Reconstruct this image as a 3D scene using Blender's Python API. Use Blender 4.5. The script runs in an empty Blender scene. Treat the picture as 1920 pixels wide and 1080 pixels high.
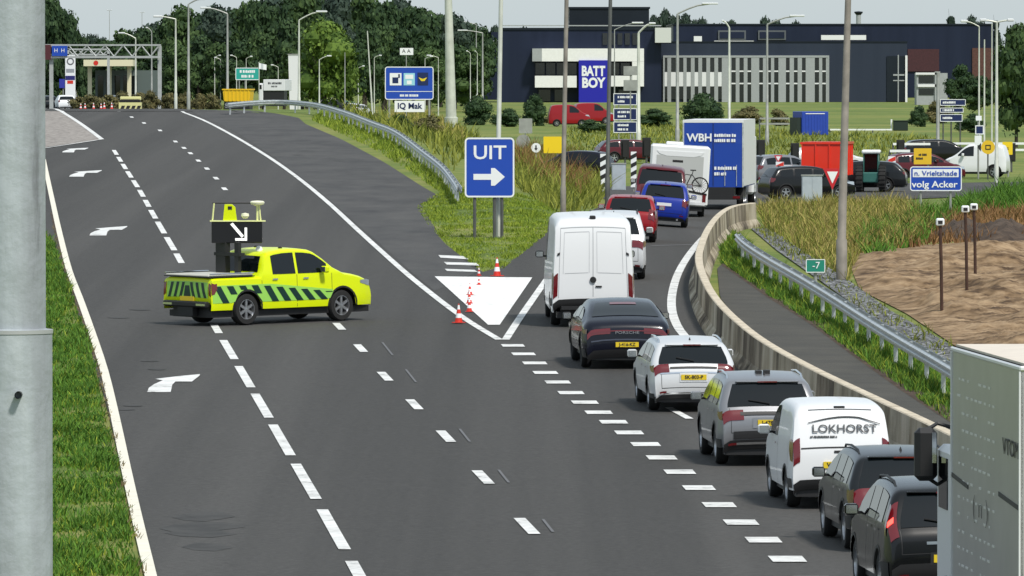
import bpy, math, random
from mathutils import Vector, Matrix, noise
random.seed(7)
sc = bpy.context.scene
COL = sc.collection
# ---------------------------------------------------------------- camera, sky, sun
F = 14000.0; K = F / 6000.0                      # focal length in pixels of a 1920 wide frame
CZ = 10.0
PITCH = math.atan(415 / F)
cam = bpy.data.cameras.new('camera'); co = bpy.data.objects.new('camera', cam); COL.objects.link(co)
cam.sensor_width = 36; cam.lens = 36 * F / 1920; cam.clip_start = 2; cam.clip_end = 20000
co.location = (0, 0, CZ); co.rotation_euler = (math.pi / 2 - PITCH, 0, 0)
sc.camera = co
SUN_EL, SUN_AZ = math.radians(52), math.radians(148)      # azimuth clockwise from +Y
w = bpy.data.worlds.new('World'); sc.world = w; w.use_nodes = True
nt = w.node_tree; bg = nt.nodes['Background']
sky = nt.nodes.new('ShaderNodeTexSky'); sky.sky_type = 'NISHITA'; sky.sun_disc = False
sky.sun_elevation = SUN_EL; sky.sun_rotation = SUN_AZ
sky.air_density = 1.0; sky.dust_density = 1.0; sky.ozone_density = 2.0; sky.altitude = 0
# thin high cloud evens the clear sky out to a pale grey blue
cl = nt.nodes.new('ShaderNodeMix'); cl.data_type = 'RGBA'; cl.inputs[0].default_value = .78; cl.inputs[7].default_value = (3.25, 3.75, 4.05, 1)
nt.links.new(sky.outputs[0], cl.inputs[6]); nt.links.new(cl.outputs[2], bg.inputs[0]); bg.inputs[1].default_value = 0.13
sun = bpy.data.lights.new('sun', 'SUN'); sun.energy = 2.7; sun.angle = math.radians(7); sun.color = (1, .95, .88)
so = bpy.data.objects.new('sun', sun); COL.objects.link(so)
sd = Vector((math.sin(SUN_AZ) * math.cos(SUN_EL), math.cos(SUN_AZ) * math.cos(SUN_EL), math.sin(SUN_EL)))
so.rotation_euler = sd.to_track_quat('Z', 'Y').to_euler()
sc.view_settings.view_transform = 'Standard'; sc.view_settings.look = 'None'
sc.view_settings.exposure = 0.40; sc.view_settings.gamma = 1
# ---------------------------------------------------------------- terrain height
def lin(x, pts):
    if x <= pts[0][0]: return pts[0][1]
    for (a, b), (c, d) in zip(pts, pts[1:]):
        if x <= c: return b + (d - b) * (x - a) / (c - a)
    return pts[-1][1]
def smax(a, b, k):
    h = max(k - abs(a - b), 0) / k
    return max(a, b) + h * h * k * .25
def smin(a, b, k): return -smax(-a, -b, k)
def plane(y): return smax(-9.745 + .0356 * y, -7.95, .5)
MAINP = [(196, -2.77), (203, -2.74), (215, -2.87), (240, -3.3), (330, -4.5), (430, -5.9), (520, -6.2), (600, -6.2)]
def z_main(y): return plane(y) if y < 196 else lin(y, MAINP)
def z_right(y): return smin(plane(y), lin(y, [(100, -6.0), (160, -6.2)]), .4)
XB = [(100, -.5), (124, -.9), (163, -4.9), (195, -10.6), (240, -17), (330, -24), (520, -30)]
def G(x, y):
    y = y / K
    t = min(max((x - lin(y, XB)) / 9.0, 0), 1); t = t * t * (3 - 2 * t)
    a, b = z_main(y), z_right(y)
    z = a + (b - a) * t
    # the worked sand plot and soil heap at the right
    return CZ + z
CP, SP = math.cos(PITCH), math.sin(PITCH)
def ray(px, py):
    a, b = (px - 960) / F, -(py - 540) / F
    return Vector((a, CP + b * SP, -SP + b * CP))
def hit(px, py, h=0.0):
    """ground point (raised by h) that the pixel looks at"""
    d = ray(px, py); t = 20.0 * K; prev = t
    while t < 1500 * K:
        p = d * t
        if CZ + p.z < G(p.x, p.y) + h: break
        prev = t; t *= 1.006
    lo, hi = prev, t
    for _ in range(30):
        m = (lo + hi) / 2; p = d * m
        if CZ + p.z < G(p.x, p.y) + h: hi = m
        else: lo = m
    p = d * hi
    return Vector((p.x, p.y, CZ + p.z))
def scale_at(p): # pixels per metre at a world point
    return F / (p.y * CP - (p.z - CZ) * SP)
def gp(px, D):
    """ground point in pixel column px at camera distance D"""
    D = D * K; x = (px - 960) / F * D; y = D * CP
    return Vector((x, y, G(x, y)))
def zpx(py, D): # world height of pixel row py at distance D
    D = D * K; return CZ + D * (-SP - (py - 540) / F * CP)
def mpp(D): return D * K / F
# ---------------------------------------------------------------- materials
MATS = {}
def nodes(name):
    m = bpy.data.materials.new(name); m.use_nodes = True
    return m, m.node_tree, m.node_tree.nodes['Principled BSDF']
def mat(name, col, rough=.6, metal=0., coat=0., var=.0, vscale=3., emit=None, estr=1., spec=.5, bump=0., bscale=30.):
    if name in MATS: return MATS[name]
    m, t, b = nodes(name)
    b.inputs['Base Color'].default_value = (*col, 1); b.inputs['Roughness'].default_value = rough
    b.inputs['Metallic'].default_value = metal; b.inputs['Coat Weight'].default_value = coat
    b.inputs['Coat Roughness'].default_value = .04; b.inputs['Specular IOR Level'].default_value = spec
    if emit:
        b.inputs['Emission Color'].default_value = (*emit, 1); b.inputs['Emission Strength'].default_value = estr
    if var or bump:
        g = t.nodes.new('ShaderNodeNewGeometry')
    if var:
        n = t.nodes.new('ShaderNodeTexNoise'); n.inputs['Scale'].default_value = vscale; n.inputs['Detail'].default_value = 7
        t.links.new(g.outputs['Position'], n.inputs['Vector'])
        r = t.nodes.new('ShaderNodeValToRGB'); e = r.color_ramp.elements
        e[0].position = .32; e[1].position = .68
        e[0].color = (*[c * (1 - var) for c in col], 1); e[1].color = (*[min(c * (1 + var), 1) for c in col], 1)
        t.links.new(n.outputs[0], r.inputs[0]); t.links.new(r.outputs[0], b.inputs['Base Color'])
    if bump:
        n2 = t.nodes.new('ShaderNodeTexNoise'); n2.inputs['Scale'].default_value = bscale; n2.inputs['Detail'].default_value = 4
        t.links.new(g.outputs['Position'], n2.inputs['Vector'])
        bp = t.nodes.new('ShaderNodeBump'); bp.inputs['Strength'].default_value = bump; bp.inputs['Distance'].default_value = .05
        t.links.new(n2.outputs[0], bp.inputs['Height']); t.links.new(bp.outputs[0], b.inputs['Normal'])
    MATS[name] = m; return m
def ramp_mat(name, stops, scale, rough=.9, stretch=None, island=0., detail=8, bump=.0, bscale=20, noise2=None):
    """procedural colour from world position noise, optional per-island randomness"""
    if name in MATS: return MATS[name]
    m, t, b = nodes(name); b.inputs['Roughness'].default_value = rough; b.inputs['Specular IOR Level'].default_value = .25
    g = t.nodes.new('ShaderNodeNewGeometry'); v = g.outputs['Position']
    if stretch:
        mp = t.nodes.new('ShaderNodeMapping'); mp.inputs['Scale'].default_value = stretch[:3]
        if len(stretch) > 3: mp.inputs['Rotation'].default_value = (0, 0, stretch[3])
        t.links.new(v, mp.inputs[0]); v = mp.outputs[0]
    n = t.nodes.new('ShaderNodeTexNoise'); n.inputs['Scale'].default_value = scale; n.inputs['Detail'].default_value = detail
    n.inputs['Roughness'].default_value = .62
    t.links.new(v, n.inputs['Vector']); src = n.outputs[0]
    if noise2:
        n3 = t.nodes.new('ShaderNodeTexNoise'); n3.inputs['Scale'].default_value = noise2; n3.inputs['Detail'].default_value = 3
        t.links.new(g.outputs['Position'], n3.inputs['Vector'])
        mx = t.nodes.new('ShaderNodeMix'); mx.data_type = 'FLOAT'; mx.inputs[0].default_value = .5
        t.links.new(src, mx.inputs[2]); t.links.new(n3.outputs[0], mx.inputs[3]); src = mx.outputs[0]
    if island:
        mx = t.nodes.new('ShaderNodeMix'); mx.data_type = 'FLOAT'; mx.inputs[0].default_value = island
        t.links.new(src, mx.inputs[2]); t.links.new(g.outputs['Random Per Island'], mx.inputs[3]); src = mx.outputs[0]
    r = t.nodes.new('ShaderNodeValToRGB'); e = r.color_ramp.elements
    while len(e) < len(stops): e.new(.5)
    for k, (p, c) in enumerate(stops): e[k].position = p; e[k].color = (*c, 1)
    t.links.new(src, r.inputs[0]); t.links.new(r.outputs[0], b.inputs['Base Color'])
    if bump:
        n2 = t.nodes.new('ShaderNodeTexNoise'); n2.inputs['Scale'].default_value = bscale; n2.inputs['Detail'].default_value = 5
        t.links.new(g.outputs['Position'], n2.inputs['Vector'])
        bp = t.nodes.new('ShaderNodeBump'); bp.inputs['Strength'].default_value = bump; bp.inputs['Distance'].default_value = .06
        t.links.new(n2.outputs[0], bp.inputs['Height']); t.links.new(bp.outputs[0], b.inputs['Normal'])
    MATS[name] = m; return m
def leafy(name, dark, light, scale=.5):
    m = ramp_mat(name, [(.25, dark), (.55, tuple((a + b) / 2 for a, b in zip(dark, light))), (.8, light)], scale, .75, island=.45, detail=3)
    return m
def paint(name, col, metal=0., rough=.32): return mat('paint_' + name, col, rough, metal, coat=.35, spec=.3)
BLACK = mat('black_plastic', (.012, .012, .013), .55)
RUBBER = mat('rubber', (.014, .014, .014), .85)
GLASS = mat('car_glass', (.003, .005, .006), .04, spec=.55)
ALLOY = mat('alloy', (.55, .56, .58), .3, .9)
STEEL = mat('galvanised', (.55, .58, .59), .42, .45, var=.2, vscale=6)
CHROME = mat('chrome', (.75, .76, .78), .15, 1.)
TAIL = mat('tail_light', (.13, .002, .005), .18, coat=1.)
TAILLIT = mat('brake_lamp_lit', (.7, .03, .03), .2, emit=(1, .06, .04), estr=3.0)
WHITE = mat('white_panel', (.72, .73, .74), .4)
PLATE = mat('number_plate', (.72, .52, .02), .45)
ORANGE = mat('indicator', (.7, .22, .02), .25)
SIGNBLUE = mat('sign_blue', (.012, .065, .42), .35)
SIGNWHITE = mat('sign_white', (.82, .84, .85), .4)
SIGNYELLOW = mat('sign_yellow', (.85, .60, .01), .5)
# ---------------------------------------------------------------- mesh builder
class MB:
    def __init__(s): s.v = []; s.f = []; s.m = []; s.mats = []
    def mi(s, m):
        if m not in s.mats: s.mats.append(m)
        return s.mats.index(m)
    def add(s, vs, fs, m, M=None):
        o = len(s.v); k = s.mi(m)
        s.v += [tuple(M @ Vector(p)) if M else tuple(p) for p in vs]
        s.f += [tuple(i + o for i in f) for f in fs]; s.m += [k] * len(fs); return s
    def box(s, x0, x1, y0, y1, z0, z1, m, M=None, bev=0.):
        if not bev:
            vs = [(x0, y0, z0), (x1, y0, z0), (x1, y1, z0), (x0, y1, z0), (x0, y0, z1), (x1, y0, z1), (x1, y1, z1), (x0, y1, z1)]
            fs = [(0, 3, 2, 1), (4, 5, 6, 7), (0, 1, 5, 4), (1, 2, 6, 5), (2, 3, 7, 6), (3, 0, 4, 7)]
            return s.add(vs, fs, m, M)
        b = bev; vs = []
        for z, i in ((z0, b), (z0 + b, 0), (z1 - b, 0), (z1, b)):
            vs += [(x0 + i, y0 + b, z), (x0 + b, y0 + i, z), (x1 - b, y0 + i, z), (x1 - i, y0 + b, z),
                   (x1 - i, y1 - b, z), (x1 - b, y1 - i, z), (x0 + b, y1 - i, z), (x0 + i, y1 - b, z)]
        fs = [tuple(range(7, -1, -1)), tuple(range(24, 32))]
        for r in range(3):
            for k in range(8): fs.append((r * 8 + k, r * 8 + (k + 1) % 8, r * 8 + 8 + (k + 1) % 8, r * 8 + 8 + k))
        return s.add(vs, fs, m, M)
    def tube(s, pts, rad, m, n=8, cap=True, M=None):
        pts = [Vector(p) for p in pts]; rad = rad if isinstance(rad, (list, tuple)) else [rad] * len(pts)
        vs = []; up = None
        for i, p in enumerate(pts):
            t = (pts[min(i + 1, len(pts) - 1)] - pts[max(i - 1, 0)]).normalized()
            a = Vector((0, 0, 1)) if abs(t.z) < .9 else Vector((1, 0, 0))
            if up is None: u = t.cross(a).normalized()
            else: u = (up - t * up.dot(t)).normalized()
            up = u; v = t.cross(u)
            for k in range(n):
                an = 2 * math.pi * k / n
                vs.append(p + (u * math.cos(an) + v * math.sin(an)) * rad[i])
        fs = []
        for i in range(len(pts) - 1):
            for k in range(n): fs.append((i * n + k, i * n + (k + 1) % n, (i + 1) * n + (k + 1) % n, (i + 1) * n + k))
        if cap: fs += [tuple(range(n - 1, -1, -1)), tuple(range((len(pts) - 1) * n, len(pts) * n))]
        return s.add(vs, fs, m, M)
    def prism(s, poly, y0, y1, m, M=None, axis='y'):
        """extrude a 2-D polygon (x,z) between y0 and y1"""
        n = len(poly)
        if axis == 'y': vs = [(a, y0, b) for a, b in poly] + [(a, y1, b) for a, b in poly]
        elif axis == 'x': vs = [(y0, a, b) for a, b in poly] + [(y1, a, b) for a, b in poly]
        else: vs = [(a, b, y0) for a, b in poly] + [(a, b, y1) for a, b in poly]
        fs = [tuple(range(n)), tuple(range(2 * n - 1, n - 1, -1))] + [(i, (i + 1) % n, n + (i + 1) % n, n + i)[::-1] for i in range(n)]
        return s.add(vs, fs, m, M)
    def lathe(s, prof, m, n=24, axis='z', M=None):
        """prof: (radius, height) list"""
        vs = []
        for r, h in prof:
            for k in range(n):
                a = 2 * math.pi * k / n; c, d = r * math.cos(a), r * math.sin(a)
                vs.append((c, d, h) if axis == 'z' else (c, h, d))
        fs = []
        for i in range(len(prof) - 1):
            for k in range(n): fs.append((i * n + k, i * n + (k + 1) % n, (i + 1) * n + (k + 1) % n, (i + 1) * n + k))
        return s.add(vs, fs, m, M)
    def mesh(s, name, smooth=None):
        me = bpy.data.meshes.new(name); me.from_pydata(s.v, [], s.f)
        for m in s.mats: me.materials.append(m)
        me.polygons.foreach_set('material_index', s.m)
        if smooth is not None:
            me.polygons.foreach_set('use_smooth', [True] * len(s.f)); me.set_sharp_from_angle(angle=math.radians(smooth))
        me.update(); return me
    def build(s, name, parent=None, smooth=None, loc=None):
        return link(name, s.mesh(name, smooth), parent, loc)
def link(name, me, parent=None, loc=None):
    o = bpy.data.objects.new(name, me); COL.objects.link(o)
    if parent: o.parent = parent
    if loc is not None: o.location = loc
    return o
def tag(o, label=None, cat=None, group=None, kind=None):
    if label: o['label'] = label
    if cat: o['category'] = cat
    if group: o['group'] = group
    if kind: o['kind'] = kind
    return o
def thing(name, label, cat, loc=(0, 0, 0), rz=0., group=None):
    o = bpy.data.objects.new(name, None); COL.objects.link(o); o.empty_display_size = .3
    o.location = loc; o.rotation_euler = (0, 0, rz)
    return tag(o, label, cat, group)
def rrect(w, h, r, n=5, cx=0., cz=0.):
    p = []
    for sx, sz, a0 in ((1, 1, 0), (-1, 1, 90), (-1, -1, 180), (1, -1, 270)):
        for k in range(n + 1):
            a = math.radians(a0 + 90 * k / n)
            p.append((cx + sx * (w / 2 - r) + r * math.cos(a), cz + sz * (h / 2 - r) + r * math.sin(a)))
    return p
def ring(mb, w, h, r, t, y0, y1, m, cx=0., cz=0.):
    a, b = rrect(w, h, r, 5, cx, cz), rrect(w - 2 * t, h - 2 * t, max(r - t, .001), 5, cx, cz); n = len(a)
    vs = [(x, y0, z) for x, z in a] + [(x, y0, z) for x, z in b] + [(x, y1, z) for x, z in a] + [(x, y1, z) for x, z in b]
    fs = []
    for i in range(n):
        j = (i + 1) % n
        fs += [(i, j, n + j, n + i)[::-1], (i, 2 * n + i, 2 * n + j, j)[::-1], (n + i, n + j, 3 * n + j, 3 * n + i)[::-1]]
    mb.add(vs, fs, m)
TXT = {}
def text(s, size, m, name, parent, loc, rot=(math.pi / 2, 0, 0), ext=.004, bold=0.0, sx=1.0, align='CENTER'):
    cu = bpy.data.curves.new('t', 'FONT'); cu.body = s; cu.size = size; cu.align_x = align; cu.align_y = 'CENTER'
    cu.extrude = ext; cu.offset = bold; cu.resolution_u = 3
    o = bpy.data.objects.new('t', cu); COL.objects.link(o)
    dg = bpy.context.evaluated_depsgraph_get(); me = bpy.data.meshes.new_from_object(o.evaluated_get(dg))
    bpy.data.objects.remove(o); bpy.data.curves.remove(cu)
    me.materials.clear(); me.materials.append(m)
    q = link(name, me, parent, loc); q.rotation_euler = rot; q.scale = (sx, 1, 1)
    return q
def blobs(x0, x1, z, h, m, parent, y, axis='y'):
    """a line of writing too small to read: a row of letter sized marks"""
    g = MB(); x = x0; sg = 1 if x1 > x0 else -1; rnd = random.Random(int(x0 * 100) + int(z * 37))
    while (x1 - x) * sg > h * .5:
        w_ = h * rnd.choice((.5, .6, .7, .25)); a_, b_ = sorted((x, x + sg * w_)); k = rnd.choice((0, 0, 0, .15)) * h
        if axis == 'y': g.box(a_, b_, y - .006, y, z - h / 2, z + h / 2 - k, m)
        else: g.box(y - .006, y, a_, b_, z - h / 2, z + h / 2 - k, m)
        x += sg * (w_ + h * rnd.choice((.13, .13, .13, .13, .45)))
    return g.build('lettering', parent)
# ---------------------------------------------------------------- draped sheets
def strip(name, L, R, m, off, nu=40, nv=6, pix=True, label=None, kind='structure', parent=None, relief=None):
    """sheet draped on the ground between two pixel polylines of equal length"""
    def samp(P, t):
        t = t * (len(P) - 1); i = min(int(t), len(P) - 2); k = t - i
        return (P[i][0] + (P[i + 1][0] - P[i][0]) * k, P[i][1] + (P[i + 1][1] - P[i][1]) * k)
    vs = []; fs = []
    for i in range(nu + 1):
        a = samp(L, i / nu); b = samp(R, i / nu)
        if pix: a, b = hit(*a), hit(*b)
        for j in range(nv + 1):
            k = j / nv; x, y = a[0] + (b[0] - a[0]) * k, a[1] + (b[1] - a[1]) * k
            vs.append((x, y, G(x, y) + off + (relief(x, y) * min(1, 8 * k, 8 - 8 * k, 8 * i / nu, 8 - 8 * i / nu) if relief else 0)))
    for i in range(nu):
        for j in range(nv):
            q = i * (nv + 1) + j; fs.append((q, q + 1, q + nv + 2, q + nv + 1))
    mb = MB(); mb.add(vs, fs, m); o = mb.build(name, parent, 70 if relief else None)
    # make the sheet face up
    me = o.data
    if sum(p.normal.z for p in me.polygons) < 0: me.flip_normals()
    if kind: o['kind'] = kind
    return o
def line_strip(mb, P, wid, m, off, sub=6):
    """painted line following world points"""
    P = [Vector((p.x, p.y)) for p in P]; Q = []
    for a, b in zip(P, P[1:]):
        n = max(1, int((b - a).length / 1.5))
        Q += [a + (b - a) * (k / n) for k in range(n)]
    Q.append(P[-1]); vs = []; fs = []
    for i, p in enumerate(Q):
        t = (Q[min(i + 1, len(Q) - 1)] - Q[max(i - 1, 0)]).normalized(); nn = Vector((t.y, -t.x)) * wid / 2
        for q in (p - nn, p + nn): vs.append((q.x, q.y, G(q.x, q.y) + off))
    for i in range(len(Q) - 1): fs.append((2 * i, 2 * i + 1, 2 * i + 3, 2 * i + 2))
    mb.add(vs, fs, m)
def smooth_pts(P, n=3):
    out = []
    for i in range(len(P) - 1):
        p0, p1, p2, p3 = P[max(i - 1, 0)], P[i], P[i + 1], P[min(i + 2, len(P) - 1)]
        for k in range(n):
            t = k / n
            out.append(tuple(.5 * ((2 * b) + (-a + c) * t + (2 * a - 5 * b + 4 * c - d) * t * t + (-a + 3 * b - 3 * c + d) * t ** 3) for a, b, c, d in zip(p0, p1, p2, p3)))
    out.append(tuple(P[-1])); return out
def inpoly(x, y, P):
    c = False; n = len(P)
    for i in range(n):
        (a, b), (d, e) = P[i], P[i - 1]
        if (b > y) != (e > y) and x < (d - a) * (y - b) / (e - b) + a: c = not c
    return c
def blades(name, poly, n, h, wd, m, label, tall=None, cat=None, lean=.45, fade=None):
    """individual blades standing on the ground inside a pixel polygon, spread evenly over the real ground"""
    W_ = [hit(*p) for p in poly]; P = [(p.x, p.y) for p in W_]
    x0, x1 = min(p[0] for p in P), max(p[0] for p in P); y0, y1 = min(p[1] for p in P), max(p[1] for p in P)
    vs = []; fs = []; k = 0; tries = 0
    while k < n and tries < n * 30:
        tries += 1
        x, y = random.uniform(x0, x1), random.uniform(y0, y1)
        if not inpoly(x, y, P): continue
        pn = noise.noise(Vector((x * .9, y * .35, 5)))
        if pn < -.12 and random.random() < .75: continue
        k += 1
        hh = (.7 + 1.0 * max(0, pn + .2)) * random.uniform(*h) * (.6 + .8 * (.5 + .5 * math.sin(x * 1.7 + math.sin(y * .9) * 2)))
        a = random.uniform(0, 6.28); ww = random.uniform(*wd); dx, dy = math.cos(a) * ww, math.sin(a) * ww
        lx, ly = random.gauss(0, lean) * hh, random.gauss(0, lean) * hh; z = G(x, y) + .01; o = len(vs)
        vs += [(x - dx, y - dy, z), (x + dx, y + dy, z), (x + dx * .7 + lx * .45, y + dy * .7 + ly * .45, z + hh * .6), (x - dx * .7 + lx * .45, y - dy * .7 + ly * .45, z + hh * .6), (x + lx, y + ly, z + hh)]
        fs += [(o, o + 1, o + 2, o + 3), (o + 3, o + 2, o + 4)]
    mb = MB(); mb.add(vs, fs, m); return tag(mb.build(name), kind='stuff', label=label, cat=cat or 'grass')
# ---------------------------------------------------------------- ground, roads, paint
GRASS = ramp_mat('grass_ground', [(.3, (.07, .10, .018)), (.46, (.12, .17, .035)), (.56, (.19, .21, .05)), (.7, (.28, .25, .10))], .5, noise2=.03, bump=.5, bscale=6)
ASPH = ramp_mat('asphalt', [(.34, (.047, .046, .044)), (.5, (.064, .062, .059)), (.64, (.083, .080, .076))], .30, .85, stretch=(1.7, .008, 1, math.radians(4.1)), detail=3, bump=.3, bscale=50, noise2=9)
ASPH2 = ramp_mat('asphalt_old', [(.2, (.045, .045, .047)), (.5, (.075, .074, .073)), (.8, (.10, .097, .093))], .6, .9, stretch=(1, .3, 1, 0), bump=.3, bscale=50)
ASPHX = ramp_mat('asphalt_path', [(.25, (.06, .06, .055)), (.75, (.095, .09, .078))], .8, .9, bump=.3, bscale=50)
SAND = ramp_mat('sand', [(.38, (.075, .045, .024)), (.47, (.20, .13, .07)), (.62, (.37, .26, .155))], .5, .95, bump=1, bscale=4, noise2=2.2)
SOIL = ramp_mat('dark_soil', [(.3, (.035, .025, .02)), (.7, (.12, .085, .06))], 1.5, .95, bump=1, bscale=5)
GRAVEL = ramp_mat('gravel', [(.40, (.015, .016, .015)), (.5, (.10, .10, .10)), (.64, (.42, .43, .44))], 7, .9, detail=2, bump=1, bscale=12)
PAVE = ramp_mat('brick_paving', [(.3, (.20, .18, .165)), (.7, (.36, .33, .30))], 1.2, .9, stretch=(3, .5, 1, .4))
WPAINT = ramp_mat('road_paint', [(.34, (.22, .22, .21)), (.43, (.60, .60, .58)), (.6, (.80, .80, .78))], 6, .6, noise2=1.2)
YPAINT = ramp_mat('edge_paint', [(.25, (.45, .42, .34)), (.38, (.74, .70, .58)), (.8, (.84, .80, .68))], 2.5, .6)
SOLID = ramp_mat('road_paint_fresh', [(.36, (.62, .61, .58)), (.5, (.84, .84, .82)), (.7, (.90, .90, .89))], 1.2, .6, stretch=(1.5, .12, 1, 0), noise2=5)
def axis(segs):
    a = []
    for s0, s1, st in segs:
        n = max(1, round((s1 - s0) / st)); a += [s0 + (s1 - s0) * k / n for k in range(n)]
    return a + [segs[-1][1]]
XS = axis([(-900, -200, 70), (-200, -60, 14), (-60, -24, 4), (-24, 30, 1.5), (30, 80, 5), (80, 240, 16), (240, 900, 66)])
YS = [v * K for v in axis([(-30, 30, 5), (30, 130, 1.2), (130, 260, 2), (260, 460, 10), (460, 900, 40), (900, 5000, 400)])]
vs = [(x, y, G(x, y)) for y in YS for x in XS]; nx = len(XS)
fs = [(j * nx + i, j * nx + i + 1, (j + 1) * nx + i + 1, (j + 1) * nx + i) for j in range(len(YS) - 1) for i in range(nx - 1)]
mb = MB(); mb.add(vs, fs, GRASS); tag(mb.build('ground', smooth=60), kind='structure')
# main carriageway with its shoulder: left edge / right edge rows
ROWS = [(205, 30, 400), (215, 20, 440), (232, 10, 500), (260, 0, 590), (300, 0, 690), (345, 40, 770), (385, 62, 770), (420, 78, 800), (455, 92, 830), (485, 100, 868), (512, 108, 905)]
strip('asphalt_road', [(l, y) for y, l, r in ROWS], [(r, y) for y, l, r in ROWS], ASPH, .03, 60, 12)
ROWS2 = [(512, 108, 1320), (560, 138, 1322), (610, 152, 1340), (670, 172, 1420), (740, 194, 1530), (830, 216, 1690), (930, 240, 1860), (1080, 272, 2100), (1300, 300, 2450)]
strip('asphalt_road', [(l, y) for y, l, r in ROWS2], [(r, y) for y, l, r in ROWS2], ASPH, .03, 60, 14)
L3 = [(905, 512), (945, 500), (985, 472), (1020, 440), (1060, 418), (1110, 396), (1150, 374), (1150, 355)]
R3 = [(1320, 512), (1318, 480), (1322, 455), (1332, 430), (1345, 412), (1380, 398), (1460, 386), (1560, 362)]
strip('exit_road', L3, R3, ASPH, .03, 40, 10)
# the roundabout road crossing behind the queue
strip('side_road', [(1130, 352), (1300, 346), (1500, 342), (1740, 345), (2000, 340)], [(1130, 374), (1300, 392), (1480, 384), (1760, 372), (2000, 364)], ASPH2, .036, 30, 6)
# far carriageway beyond the crest
def world_strip(name, rows, m, off, nu=30, nv=5):
    L = [(a, y * K) for y, a, b in rows]; R = [(b, y * K) for y, a, b in rows]
    return strip(name, L, R, m, off, nu, nv, pix=False)
world_strip('far_road', [(196, -34, -19.5), (230, -42, -25), (300, -58, -37), (400, -76, -52), (520, -100, -70), (700, -130, -95)], ASPH, .05)
# right hand shoulder, a different asphalt
strip('road_shoulder', [(348, 206), (440, 248), (520, 300), (600, 362), (690, 440), (780, 520), (815, 548)],
      [(430, 208), (520, 224), (600, 264), (690, 318), (790, 385), (830, 455), (895, 512)], ASPH2, .036, 40, 6)
strip('road_shoulder', [(430, 207), (470, 208), (520, 214), (560, 222)], [(470, 222), (530, 232), (580, 250), (612, 268)], ASPH2, .034, 10, 3)
strip('road_shoulder', [(480, 212), (560, 228), (640, 262), (720, 305), (790, 350), (825, 370)], [(470, 222), (540, 246), (620, 290), (700, 345), (760, 384), (776, 388)], ASPH2, .033, 24, 4)
# cycle path, sand, gravel
strip('cycle_path', [(1345, 505), (1350, 560), (1400, 622), (1500, 700), (1640, 790), (1760, 870), (1960, 1010)],
      [(1352, 498), (1440, 560), (1520, 610), (1600, 670), (1690, 735), (1790, 800), (2000, 940)], ASPHX, .03, 40, 5)
strip('soil_edge', [(1352, 498), (1440, 560), (1520, 610), (1600, 670), (1690, 735), (1790, 800), (2000, 940)],
      [(1356, 494), (1448, 552), (1530, 604), (1612, 660), (1706, 722), (1806, 786), (2020, 922)], SOIL, .034, 30, 2)
strip('sand_plot', [(1592, 470), (1596, 505), (1612, 545), (1700, 590), (1790, 650), (1900, 720), (2100, 830)],
      [(2050, 442), (2080, 470), (2100, 500), (2150, 540), (2200, 570), (2250, 600), (2300, 640)], SAND, .03, 220, 130, relief=lambda x, y: .26 * max(0, .5 + noise.noise(Vector((x * .55 + y * .22, y * .30 - x * .2, 0)))) ** 2 + .10 * (.5 + noise.noise(Vector((x * 1.7, y * 1.1, 3)))) + .05 * (.5 + noise.noise(Vector((x * 4, y * 3, 9)))))
strip('gravel_bed', [(1408, 430), (1455, 470), (1540, 530), (1640, 602), (1740, 668), (1840, 735), (2000, 842)],
      [(1450, 430), (1500, 470), (1580, 520), (1670, 585), (1770, 642), (1870, 705), (2030, 808)], GRAVEL, .04, 40, 5)
# paved nose between the two carriageways on the left
strip('brick_paving', [(40, 207), (60, 225), (60, 250), (60, 281)], [(110, 207), (140, 228), (166, 246), (190, 263)], PAVE, .045, 20, 6)
mk = MB()
def ppoly(pts, m, off=.046):
    vs = []
    for p in pts:
        h = hit(*p); vs.append((h.x, h.y, G(h.x, h.y) + off))
    mk.add(vs, [tuple(range(len(vs)))[::-1]], m)
def pline(pts, wid, m, off=.046): line_strip(mk, [hit(*p) for p in smooth_pts(pts, 3)], wid, m, off)
pline([(82, 300), (87, 325), (97, 372), (112, 440), (130, 510), (149, 560), (172, 625), (196, 700), (217, 790), (238, 890), (258, 980), (284, 1090), (300, 1160)], .19, YPAINT)
pline([(333, 208), (380, 226), (425, 249), (470, 275), (520, 307), (570, 344), (620, 386), (665, 428), (720, 478), (770, 522), (830, 570), (880, 606), (936, 640)], .2, WPAINT)
pline([(948, 640), (972, 603), (996, 568), (1024, 528), (1040, 506)], .2, WPAINT)
pline([(1335, 432), (1312, 455), (1290, 483), (1272, 514), (1262, 545), (1259, 575), (1265, 603), (1283, 632), (1330, 672), (1430, 742), (1560, 830), (1700, 925)], .24, WPAINT)
pline([(100, 205), (112, 209), (140, 226), (166, 244), (191, 263)], .25, WPAINT, .055)
pline([(191, 263), (140, 271), (80, 280)], .14, WPAINT, .058)
ppoly([(815, 521), (998, 523), (937, 612), (915, 612)], SOLID)
for a, b, c, d in (((822, 481), (868, 483), (880, 489), (826, 486)), ((832, 494), (893, 496), (899, 501), (838, 499)), ((834, 507), (890, 509), (896, 513), (838, 511))): ppoly([a, b, c, d], WPAINT, .05)
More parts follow.
